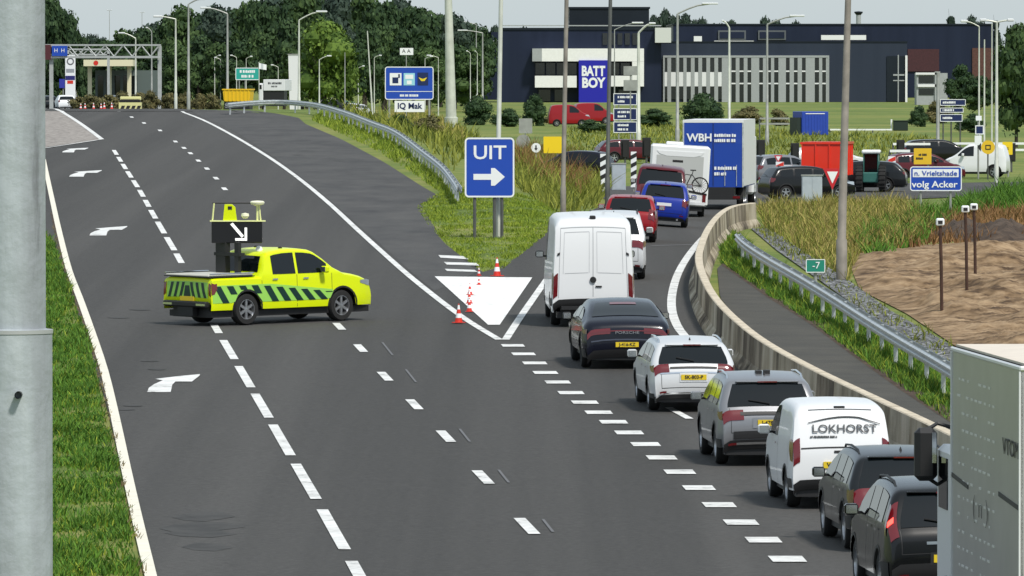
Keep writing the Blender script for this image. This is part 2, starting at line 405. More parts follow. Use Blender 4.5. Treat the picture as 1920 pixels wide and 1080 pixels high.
# long dashes of the left lane line
DL = [(214, 284), (240, 325), (264, 362), (286, 402), (307, 438), (336, 487), (400, 610), (430, 660), (460, 712), (492, 765), (528, 829), (574, 907), (626, 998), (676, 1088), (700, 1132)]
def xat(P, y):
    for (a, b), (c, d) in zip(P, P[1:]):
        if y <= d: return a + (c - a) * (y - b) / (d - b)
    return P[-1][0]
for y0, y1 in ((283, 292), (296, 305), (309, 319), (323, 335), (340, 353), (358, 371), (377, 390), (396, 412), (418, 440), (447, 472), (478, 496), (520, 545), (556, 584), (610, 628), (641, 677), (690, 730), (742, 787), (800, 858), (874, 940), (960, 1035), (1057, 1130)):
    line_strip(mk, [hit(xat(DL, y0), y0), hit(xat(DL, y1), y1)], .2, WPAINT, .046)
DM = [(222, 209), (247, 221), (270, 232), (300, 246), (329, 267), (345, 279), (357, 289), (372, 303), (388, 318), (405, 336), (421, 356), (520, 470), (600, 572), (636, 615), (676, 656), (722, 709), (777, 762), (836, 822), (906, 899), (988, 991), (1080, 1085)]
for x, y in DM[:-1]:
    if y in (470, 572): continue
    h = 12.5 * ((y + 90) / 989) ** 2
    line_strip(mk, [hit(x - h * .95, y - h), hit(x + h * .95, y + h)], .2, WPAINT, .046)
GREYP = mat('worn_paint', (.13, .13, .135), .8)
for x, y in ((727, 657), (771, 708), (872, 820), (945, 897), (1028, 990)):
    line_strip(mk, [hit(x - 10, y - 12), hit(x + 9, y + 12)], .05, GREYP, .044)
for x, y in ((962, 651), (982, 667), (1003, 684), (1023, 702), (1046, 720), (1071, 740), (1097, 758), (1123, 777), (1151, 795), (1180, 815), (1211, 837), (1241, 862), (1275, 889), (1311, 919), (1349, 951), (1390, 984), (1432, 1017), (1477, 1053), (1526, 1092)):
    s = (y + 90) / 9.8; hw = s * .275; hh = s * (y + 90) / 6000 * .25
    ppoly([(x - hw - hh, y - hh), (x + hw - hh, y - hh), (x + hw + hh * .8, y + hh), (x - hw + hh * .8, y + hh)], WPAINT)
line_strip(mk, [hit(1254, 768), hit(1293, 789)], .17, WPAINT, .046)
ARR = [(277, 739), (280, 731), (290, 724), (306, 717), (292, 714), (335, 709), (376, 705), (375, 708), (361, 719), (330, 719), (324, 725), (321, 739)]
for cx, cy, fx, fy in ((325, 722, 1, 1), (203, 435, .72, .52), (160, 327, .62, .36), (141, 283, .5, .26)):
    ppoly([(cx + (a - 326) * fx, cy + (b - 722) * fy) for a, b in ARR], WPAINT)
pline([(1222, 463), (1308, 461)], .16, mat('worn_line', (.20, .205, .21), .8))
tag(mk.build('road_markings'), kind='structure')
strip('soil_edge', [(x - 9 * ((y + 90) / 1100), y) for x, y in ((98, 400), (130, 525), (172, 640), (196, 712), (217, 800), (238, 895), (258, 985), (284, 1095))], [(x - 1, y) for x, y in ((98, 400), (130, 525), (172, 640), (196, 712), (217, 800), (238, 895), (258, 985), (284, 1095))], SOIL, .036, 40, 2)
blades('dry_grass', [(98, 420), (128, 525), (170, 640), (194, 712), (215, 800), (236, 895), (256, 985), (282, 1095), (262, 1095), (236, 985), (214, 890), (196, 800), (176, 712), (156, 640), (118, 530)], 3500, (.03, .12), (.008, .02), leafy('blade_dry', (.10, .08, .04), (.30, .24, .12), 1.0), 'dry brown grass along the edge of the left road line')
STAIN = ramp_mat('tar_patch', [(.40, (.046, .045, .043)), (.56, (.063, .061, .058))], 1.2, .8)
sm = MB()
for k in range(9):
    x = 370 + random.gauss(0, 26); y = 1000 + random.gauss(0, 18); w_ = random.uniform(35, 70)
    vs_ = []
    for p in ((x - w_, y), (x - w_ * .4, y - 8), (x + w_ * .5, y - 6), (x + w_, y + 2), (x + w_ * .3, y + 8), (x - w_ * .5, y + 6)):
        h = hit(*p); vs_.append((h.x, h.y, G(h.x, h.y) + .034 + k * .0003))
    sm.add(vs_, [tuple(range(6))[::-1]], STAIN)
for cx_, cy_ in ((560, 285), (640, 300), (240, 590), (290, 690), (260, 770)):
    for k in range(2):
        x = cx_ + random.gauss(0, 20); y = cy_ + random.gauss(0, 8); w_ = random.uniform(8, 24); vs_ = []
        for p in ((x - w_, y), (x - w_ * .4, y - 1.5), (x + w_ * .5, y - 1), (x + w_, y + .5), (x + w_ * .3, y + 1.6), (x - w_ * .5, y + 1)):
            h = hit(*p); vs_.append((h.x, h.y, G(h.x, h.y) + .039 + k * .0003))
        sm.add(vs_, [tuple(range(6))[::-1]], STAIN)
tag(sm.build('road_stains'), kind='structure')
# ---------------------------------------------------------------- blades of grass and weeds
G1 = leafy('blade_green', (.025, .075, .006), (.13, .27, .03), 1.2)
G2 = leafy('blade_lime', (.08, .15, .012), (.32, .38, .04), 1.0)
G3 = leafy('blade_straw', (.17, .15, .04), (.50, .40, .13), 1.0)
G4 = leafy('blade_rust', (.12, .055, .02), (.33, .19, .08), 1.0)
G5 = leafy('blade_olive', (.06, .09, .012), (.32, .33, .055), .8)
blades('grass', [(85, 440), (100, 455), (118, 510), (138, 560), (165, 640), (196, 780), (225, 900), (262, 1090), (60, 1110), (60, 440)], 30000, (.06, .20), (.008, .022), G1, 'rough green verge grass between the grey pole and the left road line')
blades('grass', [(780, 390), (830, 360), (872, 352), (1000, 372), (1050, 400), (1045, 425), (1000, 462), (940, 508), (905, 510), (868, 484), (835, 458), (800, 420)], 26000, (.03, .10), (.008, .02), G2, 'bright mown grass on the exit nose under the blue exit sign')
blades('grass', [(585, 226), (700, 280), (780, 330), (830, 366), (872, 380), (860, 352), (800, 295), (740, 255), (650, 215), (600, 212)], 9000, (.08, .28), (.012, .03), G2, 'grass strip under the guardrail left of the blue exit sign')
blades('grass', [(1350, 470), (1375, 440), (1420, 475), (1500, 535), (1600, 600), (1700, 665), (1800, 730), (1830, 805), (1790, 800), (1690, 728), (1600, 665), (1520, 606), (1440, 556), (1352, 495)], 26000, (.05, .24), (.006, .018), G1, 'long green grass between the cycle path and the right guardrail')
blades('weeds', [(1435, 428), (1420, 395), (1600, 385), (1720, 395), (1740, 440), (1700, 468), (1610, 480), (1590, 530), (1500, 470)], 14000, (.15, .55), (.01, .026), G3, 'tall straw coloured weeds behind the right guardrail')
blades('weeds', [(1435, 428), (1420, 395), (1600, 385), (1720, 395), (1740, 440), (1700, 468), (1610, 480), (1590, 530), (1500, 470)], 16000, (.12, .5), (.01, .026), G5, 'olive green weeds mixed through the straw behind the right guardrail', cat='weeds')
blades('weeds', [(1600, 470), (1640, 430), (1760, 400), (1800, 380), (1930, 350), (1930, 392), (1800, 405), (1730, 460), (1640, 490)], 10000, (.15, .55), (.014, .035), G1, 'dark green weeds at the top edge of the sand plot', cat='weeds')
blades('weeds', [(965, 290), (1060, 296), (1110, 330), (1140, 350), (1120, 392), (1060, 412), (1010, 380), (965, 350)], 12000, (.2, .8), (.014, .035), G5, 'tall olive weeds right of the blue exit sign', cat='weeds')
blades('weeds', [(965, 285), (1060, 296), (1110, 335), (1090, 375), (1010, 350), (965, 320)], 7000, (.2, .95), (.012, .03), G4, 'rust brown dock and seed heads right of the blue exit sign', cat='weeds')
blades('weeds', [(640, 215), (760, 205), (850, 235), (900, 262), (870, 300), (850, 325), (800, 280), (740, 245)], 8000, (.3, .9), (.03, .06), G5, 'olive weeds on the bank behind the left guardrail', cat='weeds')
blades('weeds', [(700, 222), (800, 215), (870, 250), (870, 275), (790, 250)], 3000, (.3, .9), (.03, .06), G3, 'straw weeds at the foot of the tall white mast', cat='weeds')
blades('weeds', [(1060, 240), (1200, 235), (1500, 245), (1760, 260), (1760, 300), (1450, 320), (1060, 295)], 9000, (.1, .45), (.03, .07), G5, 'rough grass of the field behind the queue', cat='weeds')
blades('weeds', [(140, 196), (300, 203), (420, 206), (430, 190), (300, 188), (140, 188)], 100, (.3, 1.), (.05, .1), G5, 'weeds in the verge beyond the road crest', cat='weeds')
def bank(name, x0, x1, y0, y1, D, m, label, n=2500, h=(.4, 1.4)):
    pass
# soil heap at the far right of the sand plot
hp = hit(1880, 452); vs = []; fs = []; N = 22
for j in range(N + 1):
    for i in range(N + 1):
        u, v = i / N * 2 - 1, j / N * 2 - 1; r = min(1, math.hypot(u, v))
        z = .5 * (1 - r ** 4) ** .8 * (1 + .35 * math.sin(u * 11 + v * 4) * math.cos(v * 7 + u * 3)) + random.uniform(-.09, .09)
        x, y = hp.x + u * 2.2, hp.y + 6 + v * 9
        vs.append((x, y, G(x, y) + z - .05))
for j in range(N):
    for i in range(N): q = j * (N + 1) + i; fs.append((q, q + 1, q + N + 2, q + N + 1))
mb = MB(); mb.add(vs, fs, SOIL); tag(mb.build('soil_heap', smooth=40), 'heap of dark dug soil on the far edge of the sand plot', 'soil heap')
blades('grass', [(85, 440), (100, 455), (118, 510), (138, 560), (165, 640), (196, 780), (225, 900), (262, 1090), (60, 1110), (60, 440)], 9000, (.05, .17), (.008, .02), G2, 'pale lime tufts in the verge between the grey pole and the road line')
blades('weeds', [(1350, 470), (1375, 440), (1420, 475), (1500, 535), (1600, 600), (1700, 665), (1800, 730), (1830, 805), (1790, 800), (1690, 728), (1600, 665), (1520, 606), (1440, 556), (1352, 495)], 6000, (.08, .3), (.006, .016), G2, 'lime seed stalks in the grass below the right guardrail', cat='weeds')
blades('weeds', [(1408, 430), (1455, 470), (1540, 530), (1640, 602), (1740, 668), (1840, 735), (1870, 705), (1770, 642), (1670, 585), (1580, 520), (1500, 470), (1450, 430)], 1300, (.05, .22), (.01, .025), G5, 'weeds breaking through the gravel behind the right guardrail', cat='weeds')
blades('weeds', [(1600, 470), (1800, 405), (1925, 395), (1925, 450), (1760, 462), (1620, 480)], 4500, (.1, .45), (.012, .03), G4, 'brown dead weeds around the soil heap', cat='weeds')
# ---------------------------------------------------------------- concrete barrier
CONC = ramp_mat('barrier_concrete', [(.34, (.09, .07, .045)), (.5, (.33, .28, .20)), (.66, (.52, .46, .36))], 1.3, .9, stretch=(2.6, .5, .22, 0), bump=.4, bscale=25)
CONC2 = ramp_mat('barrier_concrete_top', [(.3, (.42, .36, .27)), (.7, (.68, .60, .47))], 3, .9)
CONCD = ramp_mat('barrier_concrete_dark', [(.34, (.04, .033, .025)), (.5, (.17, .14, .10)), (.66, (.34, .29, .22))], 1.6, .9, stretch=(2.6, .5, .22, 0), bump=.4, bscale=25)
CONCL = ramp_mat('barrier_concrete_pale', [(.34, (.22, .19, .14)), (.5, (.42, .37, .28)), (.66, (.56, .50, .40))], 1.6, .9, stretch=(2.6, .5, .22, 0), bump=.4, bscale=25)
BT = [(1412, 380), (1375, 386), (1350, 400), (1330, 424), (1317, 452), (1310, 485), (1322, 525), (1345, 562), (1385, 602), (1440, 643), (1530, 692), (1640, 744), (1760, 800), (1920, 880)]
BH = .92
bp = [hit(x, y, BH) for x, y in smooth_pts(BT, 6)]
def resample(P, step):
    out = [P[0]]; acc = 0
    for a, b in zip(P, P[1:]):
        d = (b - a).length
        if d == 0: continue
        t = step - acc
        while t <= d: out.append(a + (b - a) * (t / d)); t += step
        acc = (acc + d) % step
    return out
flat = [Vector((p.x, p.y, 0)) for p in bp]
pts = resample(flat, 1.0)
bar = thing('concrete_barrier', 'long curving weathered concrete crash barrier beside the queue of cars', 'barrier', (pts[0].x, pts[0].y, G(pts[0].x, pts[0].y)))
PROF = [(-.30, 0), (-.28, .10), (-.14, .30), (-.11, BH - .02), (-.09, BH), (.09, BH), (.11, BH - .02), (.14, .30), (.28, .10), (.30, 0)]
i = 0; seglen = 3
while i < len(pts) - 1:
    seg = pts[i:i + seglen + 1]; i += seglen
    if len(seg) < 2: break
    vs = []; fs = []; n = len(PROF)
    for k, p in enumerate(seg):
        a, b = seg[max(k - 1, 0)], seg[min(k + 1, len(seg) - 1)]; t = (b - a).normalized(); nn = Vector((t.y, -t.x, 0))
        q = p + t * (.02 if k == 0 else -.02 if k == len(seg) - 1 else 0)
        for u, z in PROF:
            c = q + nn * u; vs.append((c.x - bar.location.x, c.y - bar.location.y, G(q.x, q.y) + z - bar.location.z))
    for k in range(len(seg) - 1):
        for j in range(n - 1): fs.append((k * n + j, k * n + j + 1, (k + 1) * n + j + 1, (k + 1) * n + j))
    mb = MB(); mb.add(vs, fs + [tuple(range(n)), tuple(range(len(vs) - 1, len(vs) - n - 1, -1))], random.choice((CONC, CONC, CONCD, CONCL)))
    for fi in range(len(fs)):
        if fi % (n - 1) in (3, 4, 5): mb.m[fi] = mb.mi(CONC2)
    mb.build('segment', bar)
# ---------------------------------------------------------------- guardrails
def guardrail(top_px, label, H=.75, step=1.0, double=False, group=None):
    P = resample([Vector((p.x, p.y, 0)) for p in (hit(x, y, H) for x, y in smooth_pts(top_px, 5))], step)
    o = Vector((P[0].x, P[0].y, G(P[0].x, P[0].y))); r = thing('guardrail', label, 'guardrail', o, group=group)
    prof = [(0, 0), (.0, .03), (.06, .07), (.06, .11), (.0, .145), (.0, .165), (.06, .20), (.06, .24), (0, .28), (0, .31)]
    for side in ((-1, 1) if double else (-1,)):
        vs = []; fs = []; n = len(prof)
        for k, p in enumerate(P):
            t = (P[min(k + 1, len(P) - 1)] - P[max(k - 1, 0)]).normalized(); nn = Vector((t.y, -t.x, 0)) * -side * -1
            for u, z in prof:
                c = p - nn * (u + .06) * -1; vs.append((c.x - o.x, c.y - o.y, G(p.x, p.y) + H - .31 + z - o.z))
        for k in range(len(P) - 1):
            for j in range(n - 1): fs.append((k * n + j, k * n + j + 1, (k + 1) * n + j + 1, (k + 1) * n + j))
        mb = MB(); mb.add(vs, fs, STEEL); mb.build('rail', r, 40)
    for p in P[1::max(1, int(4 / step))]:
        z = G(p.x, p.y) - o.z; mb = MB(); mb.box(p.x - o.x - .05, p.x - o.x + .05, p.y - o.y - .03, p.y - o.y + .03, z - .2, z + H - .02, STEEL); mb.build('post', r)
    return r
guardrail([(425, 193), (470, 189), (520, 187), (560, 189), (600, 194), (650, 208), (700, 227), (745, 245), (795, 281), (830, 308), (850, 332), (862, 350)], 'galvanised double guardrail on the bank left of the blue exit sign', double=True)
guardrail([(1384, 436), (1400, 452), (1440, 478), (1500, 512), (1560, 548), (1630, 592), (1700, 634), (1790, 686), (1960, 790)], 'galvanised guardrail curving between the green grass and the gravel', double=True)
# ---------------------------------------------------------------- vehicles
WHEELS = {}
def wheel_meshes(r, wd, spokes=5, dark=False):
    k = (r, wd, spokes, dark)
    if k in WHEELS: return WHEELS[k]
    t = MB(); h = wd / 2
    t.lathe([(r * .64, -h), (r * .92, -h), (r * .985, -h * .7), (r, -h * .3), (r, h * .3), (r * .985, h * .7), (r * .92, h), (r * .64, h), (r * .60, h * .6), (r * .60, -h * .6), (r * .64, -h)], RUBBER, 28, 'y')
    m = MB(); A = BLACK if dark else ALLOY; R = r * .64
    m.lathe([(R, -h * .95), (R, h * .95), (R * .93, h * .95), (R * .88, h * .35), (R * .88, -h * .5), (R * .1, -h * .5)], A, 28, 'y')
    m.lathe([(R * .88, h * .1), (.0, h * .1)], BLACK, 20, 'y')
    m.lathe([(R * .24, h * .15), (R * .22, h * .75), (.001, h * .8)], A, 14, 'y')
    for i in range(spokes):
        a = 2 * math.pi * i / spokes; M = Matrix.Rotation(a, 4, 'Y')
        m.box(-.028 * r / .33, .028 * r / .33, h * .45, h * .78, R * .15, R * .93, A, M)
    WHEELS[k] = (t.mesh('tyre', 35), m.mesh('rim', 30)); return WHEELS[k]
def bump(x, c, r): return math.sqrt(max(r * r - (x - c) ** 2, 0))
class Body:
    def __init__(s, prof, L, hw, belt, roofz, wr=.76, wheels=(.85, 3.5), r=.33, sill=.24, rr=.35, fr=.7, rk=.10, fk=.16, arch=1.16, smooth=2, crown=.03, er=.07):
        P = [tuple(p) for p in prof]
        for _ in range(smooth):
            Q = [P[0]]
            for a, b in zip(P, P[1:]):
                Q += [(a[0] * .75 + b[0] * .25, a[1] * .75 + b[1] * .25), (a[0] * .25 + b[0] * .75, a[1] * .25 + b[1] * .75)]
            Q.append(P[-1]); P = Q
        R = [P[0]]
        for a, b in zip(P, P[1:]):
            n = max(1, int(math.hypot(b[0] - a[0], b[1] - a[1]) / .055))
            R += [(a[0] + (b[0] - a[0]) * k / n, a[1] + (b[1] - a[1]) * k / n) for k in range(1, n + 1)]
        s.P = R; s.L = L; s.hw = hw; s.belt = belt; s.roofz = roofz; s.wr = wr; s.wheels = wheels; s.r = r; s.sill = sill
        s.rr, s.fr, s.rk, s.fk, s.ar, s.crown, s.er = rr, fr, rk, fk, r * arch, crown, er
        s.top = max(range(len(R)), key=lambda i: R[i][1])
    def W(s, x):
        w = 1.0
        if x < s.rr: w -= s.rk * ((s.rr - x) / s.rr) ** 2
        if x > s.L - s.fr: w -= s.fk * ((x - s.L + s.fr) / s.fr) ** 2
        return s.hw * w
    def sy(s, x, z):
        b = s.belt
        if z >= b: k = .97 + (s.wr - .97) * (z - b) / (s.roofz - b)
        elif z > .6: k = 1 - .03 * (z - .6) / max(b - .6, .01)
        else: k = 1 - .05 * ((.6 - z) / .35) ** 2
        return s.W(x) * k
    def low(s, x):
        z = s.sill
        for c in s.wheels: z = max(z, s.r + bump(x, c, s.ar))
        return z
    def ptz(s, i, f, off=0.):
        i = min(max(i, 0), len(s.P) - 1.001); k = int(i); t = i - k; a, b = s.P[k], s.P[min(k + 1, len(s.P) - 1)]
        x, z = a[0] + (b[0] - a[0]) * t, a[1] + (b[1] - a[1]) * t
        dx, dz = b[0] - a[0], b[1] - a[1]; l = math.hypot(dx, dz) or 1
        g = abs(f); d = s.crown * g * g + s.er * (max(g - .84, 0) / .16) ** 2
        y = s.sy(x, max(z - .07, .3)) * f
        return (x - dz / l * off, y, z - d + dx / l * off)
    def urear(s, z):
        for i in range(s.top):
            if s.P[i + 1][1] >= z: return i + (z - s.P[i][1]) / max(s.P[i + 1][1] - s.P[i][1], 1e-6)
        return s.top
    def ufront(s, z):
        for i in range(len(s.P) - 1, s.top, -1):
            if s.P[i - 1][1] >= z: return i - (z - s.P[i][1]) / max(s.P[i - 1][1] - s.P[i][1], 1e-6)
        return s.top
    def cz(s, x):
        z = 0
        for a, b in zip(s.P, s.P[1:]):
            if min(a[0], b[0]) <= x <= max(a[0], b[0]) and abs(b[0] - a[0]) > 1e-6:
                z = max(z, a[1] + (b[1] - a[1]) * (x - a[0]) / (b[0] - a[0]))
        return z
    def shell(s, mb, m):
        FR = [0, .3, .6, .84, .9, .95, 1.0]; NS = 11; vs = []; rows = []
        # extra stations close to the arches
        for i in range(len(s.P)):
            x, z = s.P[i]; row = [s.ptz(i, f) for f in FR]
            zt = z - s.crown - s.er; lo = min(s.low(x), zt - .01)
            for k in range(1, NS + 1):
                zz = zt + (lo - zt) * k / NS; row.append((x, s.sy(x, zz), zz))
            full = [(a, -b, c) for a, b, c in row[:0:-1]] + row
            rows.append(len(vs)); vs += full
        n = len(full); fs = []
        for a, b in zip(rows, rows[1:]):
            for k in range(n - 1): fs.append((a + k, a + k + 1, b + k + 1, b + k))
        mb.add(vs, fs, m)
        return mb
    def rp(s, mb, z0, z1, f0, f1, m, off=.012, nz=6, nf=6, front=False, f0t=None, f1t=None):
        U = s.ufront if front else s.urear
        a, b = U(z0), U(z1); vs = []; f0t = f0 if f0t is None else f0t; f1t = f1 if f1t is None else f1t
        for i in range(nz + 1):
            t = i / nz; u = a + (b - a) * t
            for j in range(nf + 1):
                k = j / nf; vs.append(s.ptz(u, (f0 + (f0t - f0) * t) * (1 - k) + (f1 + (f1t - f1) * t) * k, off))
        fs = []
        for i in range(nz):
            for j in range(nf): q = i * (nf + 1) + j; fs.append((q, q + 1, q + nf + 2, q + nf + 1) if not front else (q, q + nf + 1, q + nf + 2, q + 1))
        # turn them outward
        fs = [f[::-1] for f in fs]
        return mb.add(vs, fs, m)
    def sp(s, mb, cols, side, m, off=.01, nz=4):
        """side patch from columns (x, z0, z1); side +1 is the left"""
        vs = []
        for x, z0, z1 in cols:
            for k in range(nz + 1):
                z = z0 + (z1 - z0) * k / nz; vs.append((x, side * (s.sy(x, z) + off), z))
        fs = []
        for i in range(len(cols) - 1):
            for k in range(nz):
                q = i * (nz + 1) + k; f = (q, q + 1, q + nz + 2, q + nz + 1); fs.append(f if side > 0 else f[::-1])
        return mb.add(vs, fs, m)
    def under(s, mb):
        h = s.hw - .24; mb.box(.12, s.L - .25, -h, h, .2, min(.8, s.belt - .05), BLACK)
        mb.box(.10, s.L - .12, -s.hw * .86, s.hw * .86, s.sill - .03, s.sill + .12, BLACK)
def orient(root, fwd_deg, p=None):
    a = math.radians(fwd_deg); e = .5; x, y = root.location.x, root.location.y
    nrm = Vector((-(G(x + e, y) - G(x - e, y)) / (2 * e), -(G(x, y + e) - G(x, y - e)) / (2 * e), 1)).normalized()
    f = Vector((math.sin(a), math.cos(a), 0)); l = nrm.cross(f).normalized(); f = l.cross(nrm).normalized()
    R = Matrix((f, l, nrm)).transposed(); root.rotation_euler = R.to_euler()
def vehicle(name, label, cat, B, col, px, D, head, wins=(), rearwin=None, plate=None, tails=None, bumper=None, rails=False, mirrors=(2.9, 1.0), group=None, seams=(), extra=None, dark_rim=False, spokes=5, ant=True, back=0., lit=False, wheelwd=.22, zoff=.035, handles=(), wiper=True, pmat=None, head_l=True, arch=True, big=1.035, kind_detail=True):
    loc = gp(px, D); a = math.radians(head); loc.x -= math.sin(a) * back; loc.y -= math.cos(a) * back
    loc.z = G(loc.x, loc.y) + zoff
    r = thing(name, label, cat, loc, group=group); orient(r, head)
    mb = MB(); B.shell(mb, col); B.under(mb)
    for sd_ in (1, -1):
        for x in seams:
            z0 = B.low(x) + .02; z1 = min(B.belt, B.cz(x) - .15); B.sp(mb, [(x - .006, z0, z1), (x + .006, z0, z1)], sd_, BLACK, .003)
        for wx in (B.wheels if arch else ()):
            cols = []
            for k in range(15):
                an = math.pi * (k / 14); x = wx - math.cos(an) * B.ar; zz = B.r + math.sin(an) * B.ar
                x2 = wx - math.cos(an) * (B.ar + .045); z2 = B.r + math.sin(an) * (B.ar + .045)
                cols.append((x, zz, x2, z2))
            vs = []
            for x, zz, x2, z2 in cols: vs += [(x, sd_ * (B.sy(x, zz) + .006), zz), (x2, sd_ * (B.sy(x2, z2) + .006), z2)]
            mb.add(vs, [(2 * i, 2 * i + 1, 2 * i + 3, 2 * i + 2)[::sd_] for i in range(14)], BLACK)
    for zz in handles and (B.belt - .12,):
        for sd_ in (1, -1):
            for x in handles: B.sp(mb, [(x, zz, zz + .035), (x + .17, zz, zz + .035)], sd_, CHROME if handles else BLACK, .03, 1)
    mb.build('body', r, 38)
    for sd_ in (1, -1):
        for x0, x1 in wins:
            cols = []
            for k in range(9):
                x = x0 + (x1 - x0) * k / 8; zt = B.cz(x) - B.er - B.crown - .035
                if zt > B.belt + .04: cols.append((x, B.belt + .02, zt))
            if len(cols) > 1: g = MB(); B.sp(g, cols, sd_, GLASS, .008); g.build('window', r, 50)
    if rearwin:
        z0, z1, f0, f1 = rearwin; g = MB(); B.rp(g, z0, z1, -f0, f0, GLASS, .01, f0t=-f1, f1t=f1, nz=8, nf=10); rw = g.build('rear_window', r, 50)
        if wiper:
            q = MB(); q.tube([B.ptz(B.urear(z0 + .03), -.02, .035), B.ptz(B.urear(z0 + .10), .42, .03)], .012, BLACK, 5); q.build('wiper', rw)
    g = MB(); zb = B.belt + .04; B.rp(g, zb, B.roofz - .10, -.84, .84, GLASS, .01, front=True, f0t=-.86, f1t=.86); g.build('windscreen', r, 50)
    if rearwin and D < 130 and kind_detail:
        zl = rearwin[0] - .02; zb2 = (bumper[1] if bumper else .5) + .02
        g = MB()
        for f in (-.83, .83): B.rp(g, zb2 + .12, zl, f - .006, f + .006, BLACK, .004, nf=1)
        B.rp(g, zb2 + .11, zb2 + .122, -.83, .83, BLACK, .004, nz=1); g.build('tailgate_seam', r)
        g = MB(); z = rearwin[1]; p = B.ptz(B.urear(z + .03), 0, .0); g.box(p[0] - .07, p[0] + .06, -B.hw * .62, B.hw * .62, z + .015, z + .045, col, bev=.012); sp_ = g.build('spoiler', r)
        g = MB(); g.box(p[0] - .08, p[0] - .071, -.18, .18, z + .018, z + .04, TAIL); g.build('high_brake_light', sp_)
        for sd_ in (1, -1): g = MB(); B.rp(g, .42, .46, *sorted((sd_ * .72, sd_ * .9)), TAIL, .03, nz=1, nf=2); g.build('reflector', r)
        g = MB(); g.tube([(-.02, -.5, .27), (.25, -.5, .27)], .035, CHROME, 8); g.build('exhaust', r)
        g = MB(); B.rp(g, (plate[0] if plate else .8) - .09, (plate[0] if plate else .8) + .09, -.36, .36, BLACK if col in (P_BLACK, P_NAVY, P_DGREY) else col, .016, nz=1); g.build('plate_recess', r)
    if bumper:
        g = MB(); B.rp(g, bumper[0], bumper[1], -1, 1, bumper[2] if len(bumper) > 2 else BLACK, .014, nf=14)
        for sd_ in (1, -1): B.sp(g, [(B.P[0][0] + .0, bumper[0], bumper[1]), (.2, bumper[0], bumper[1]), (B.wheels[0] - B.ar - .05, bumper[0], bumper[1])], sd_, bumper[2] if len(bumper) > 2 else BLACK, .012)
        g.build('bumper', r, 40)
    if tails:
        z0, z1, f0, wrap = tails
        for sd_ in (1, -1):
            g = MB(); M_ = TAIL; a0, a1 = (f0, 1.0) if sd_ > 0 else (-1.0, -f0)
            B.rp(g, z0, z1, a0, a1, M_, .014, nz=5)
            x0 = B.ptz(B.urear((z0 + z1) / 2), 1)[0]
            B.sp(g, [(x0, z0 - .02, z1 - .09 if z1 - z0 > .35 else z1 - .02), (x0 + wrap * .5, z0, z1 - .05), (x0 + wrap, z0 + (z1 - z0) * .4, z1 - .04)], sd_, M_, .013)
            if lit and sd_ > 0:
                B.rp(g, z0 + (z1 - z0) * .42, z0 + (z1 - z0) * .58, a0 + .05, a0 + .15, TAILLIT, .02, nz=2, nf=2)
            g.build('tail_light', r, 40)
    if head_l:
        for sd_ in (1, -1):
            g = MB(); zl = B.belt - .25; a0, a1 = (.6, .98) if sd_ > 0 else (-.98, -.6)
            B.rp(g, zl - .1, zl + .06, a0, a1, CHROME, .014, front=True, nz=3)
            xf = B.ptz(B.ufront(zl), 1)[0]; B.sp(g, [(xf - .35, zl - .02, zl + .05), (xf - .1, zl - .08, zl + .06), (xf, zl - .1, zl + .04)], sd_, CHROME, .012); g.build('headlight', r, 40)
    if plate:
        z, f, txt = plate; g = MB(); p = B.ptz(B.urear(z), 0, .022); x = min(B.ptz(B.urear(z + .055), 0)[0], B.ptz(B.urear(z - .055), 0)[0]) - .025
        yc = f * B.hw; g.box(x, x + .02, yc - .26, yc + .26, z - .055, z + .055, pmat or PLATE); pl = g.build('number_plate', r)
        if txt: text(txt, .10, BLACK, 'plate_text', pl, (x - .004, yc, z), (math.pi / 2, 0, -math.pi / 2), .002, .002)
    if rails:
        for sd_ in (1, -1):
            xs = [B.P[B.top][0] + d for d in (-1.0, -.8, 0, .7, .85)]; q = MB()
            pts = [(x, sd_ * B.sy(x, B.roofz - .02) * .93, B.cz(x) - .03 + (.04 if 0 < k < 4 else -.03)) for k, x in enumerate(xs)]
            q.tube(pts, .018, CHROME if rails == 2 else BLACK, 6); q.build('roof_rail', r, 40)
    if ant:
        x = B.P[B.top][0] - .75; q = MB(); z = B.cz(x); q.add([(x - .1, -.02, z - .01), (x + .1, -.01, z - .01), (x + .1, .01, z - .01), (x - .1, .02, z - .01), (x - .09, 0, z + .06)], [(0, 1, 4), (1, 2, 4), (2, 3, 4), (3, 0, 4), (3, 2, 1, 0)], BLACK); q.build('antenna', r)
    if mirrors:
        mx, mz = mirrors
        for sd_ in (1, -1):
            q = MB(); y = B.sy(mx, mz) ; a_, b_ = sorted((sd_ * (y + .05), sd_ * (y + .25)))
            q.box(mx - .06, mx + .08, a_, b_, mz, mz + .16, BLACK if dark_rim else col, bev=.03); a_, b_ = sorted((sd_ * (y - .05), sd_ * (y + .1))); q.box(mx, mx + .05, a_, b_, mz + .01, mz + .05, BLACK)
            a_, b_ = sorted((sd_ * (y + .07), sd_ * (y + .23))); q.box(mx - .068, mx - .06, a_, b_, mz + .02, mz + .14, CHROME); q.build('mirror', r)
    ty, rm = wheel_meshes(B.r, wheelwd, spokes, dark_rim)
    for wx in B.wheels:
        for sd_ in (1, -1):
            o = link('wheel', ty, r, (wx, sd_ * (B.hw - wheelwd / 2 - .03), B.r)); o.rotation_euler = (0, 0, 0 if sd_ > 0 else math.pi); link('rim', rm, o)
    if extra: extra(r, B)
    if big != 1: r.scale = (big, big, big)
    return r
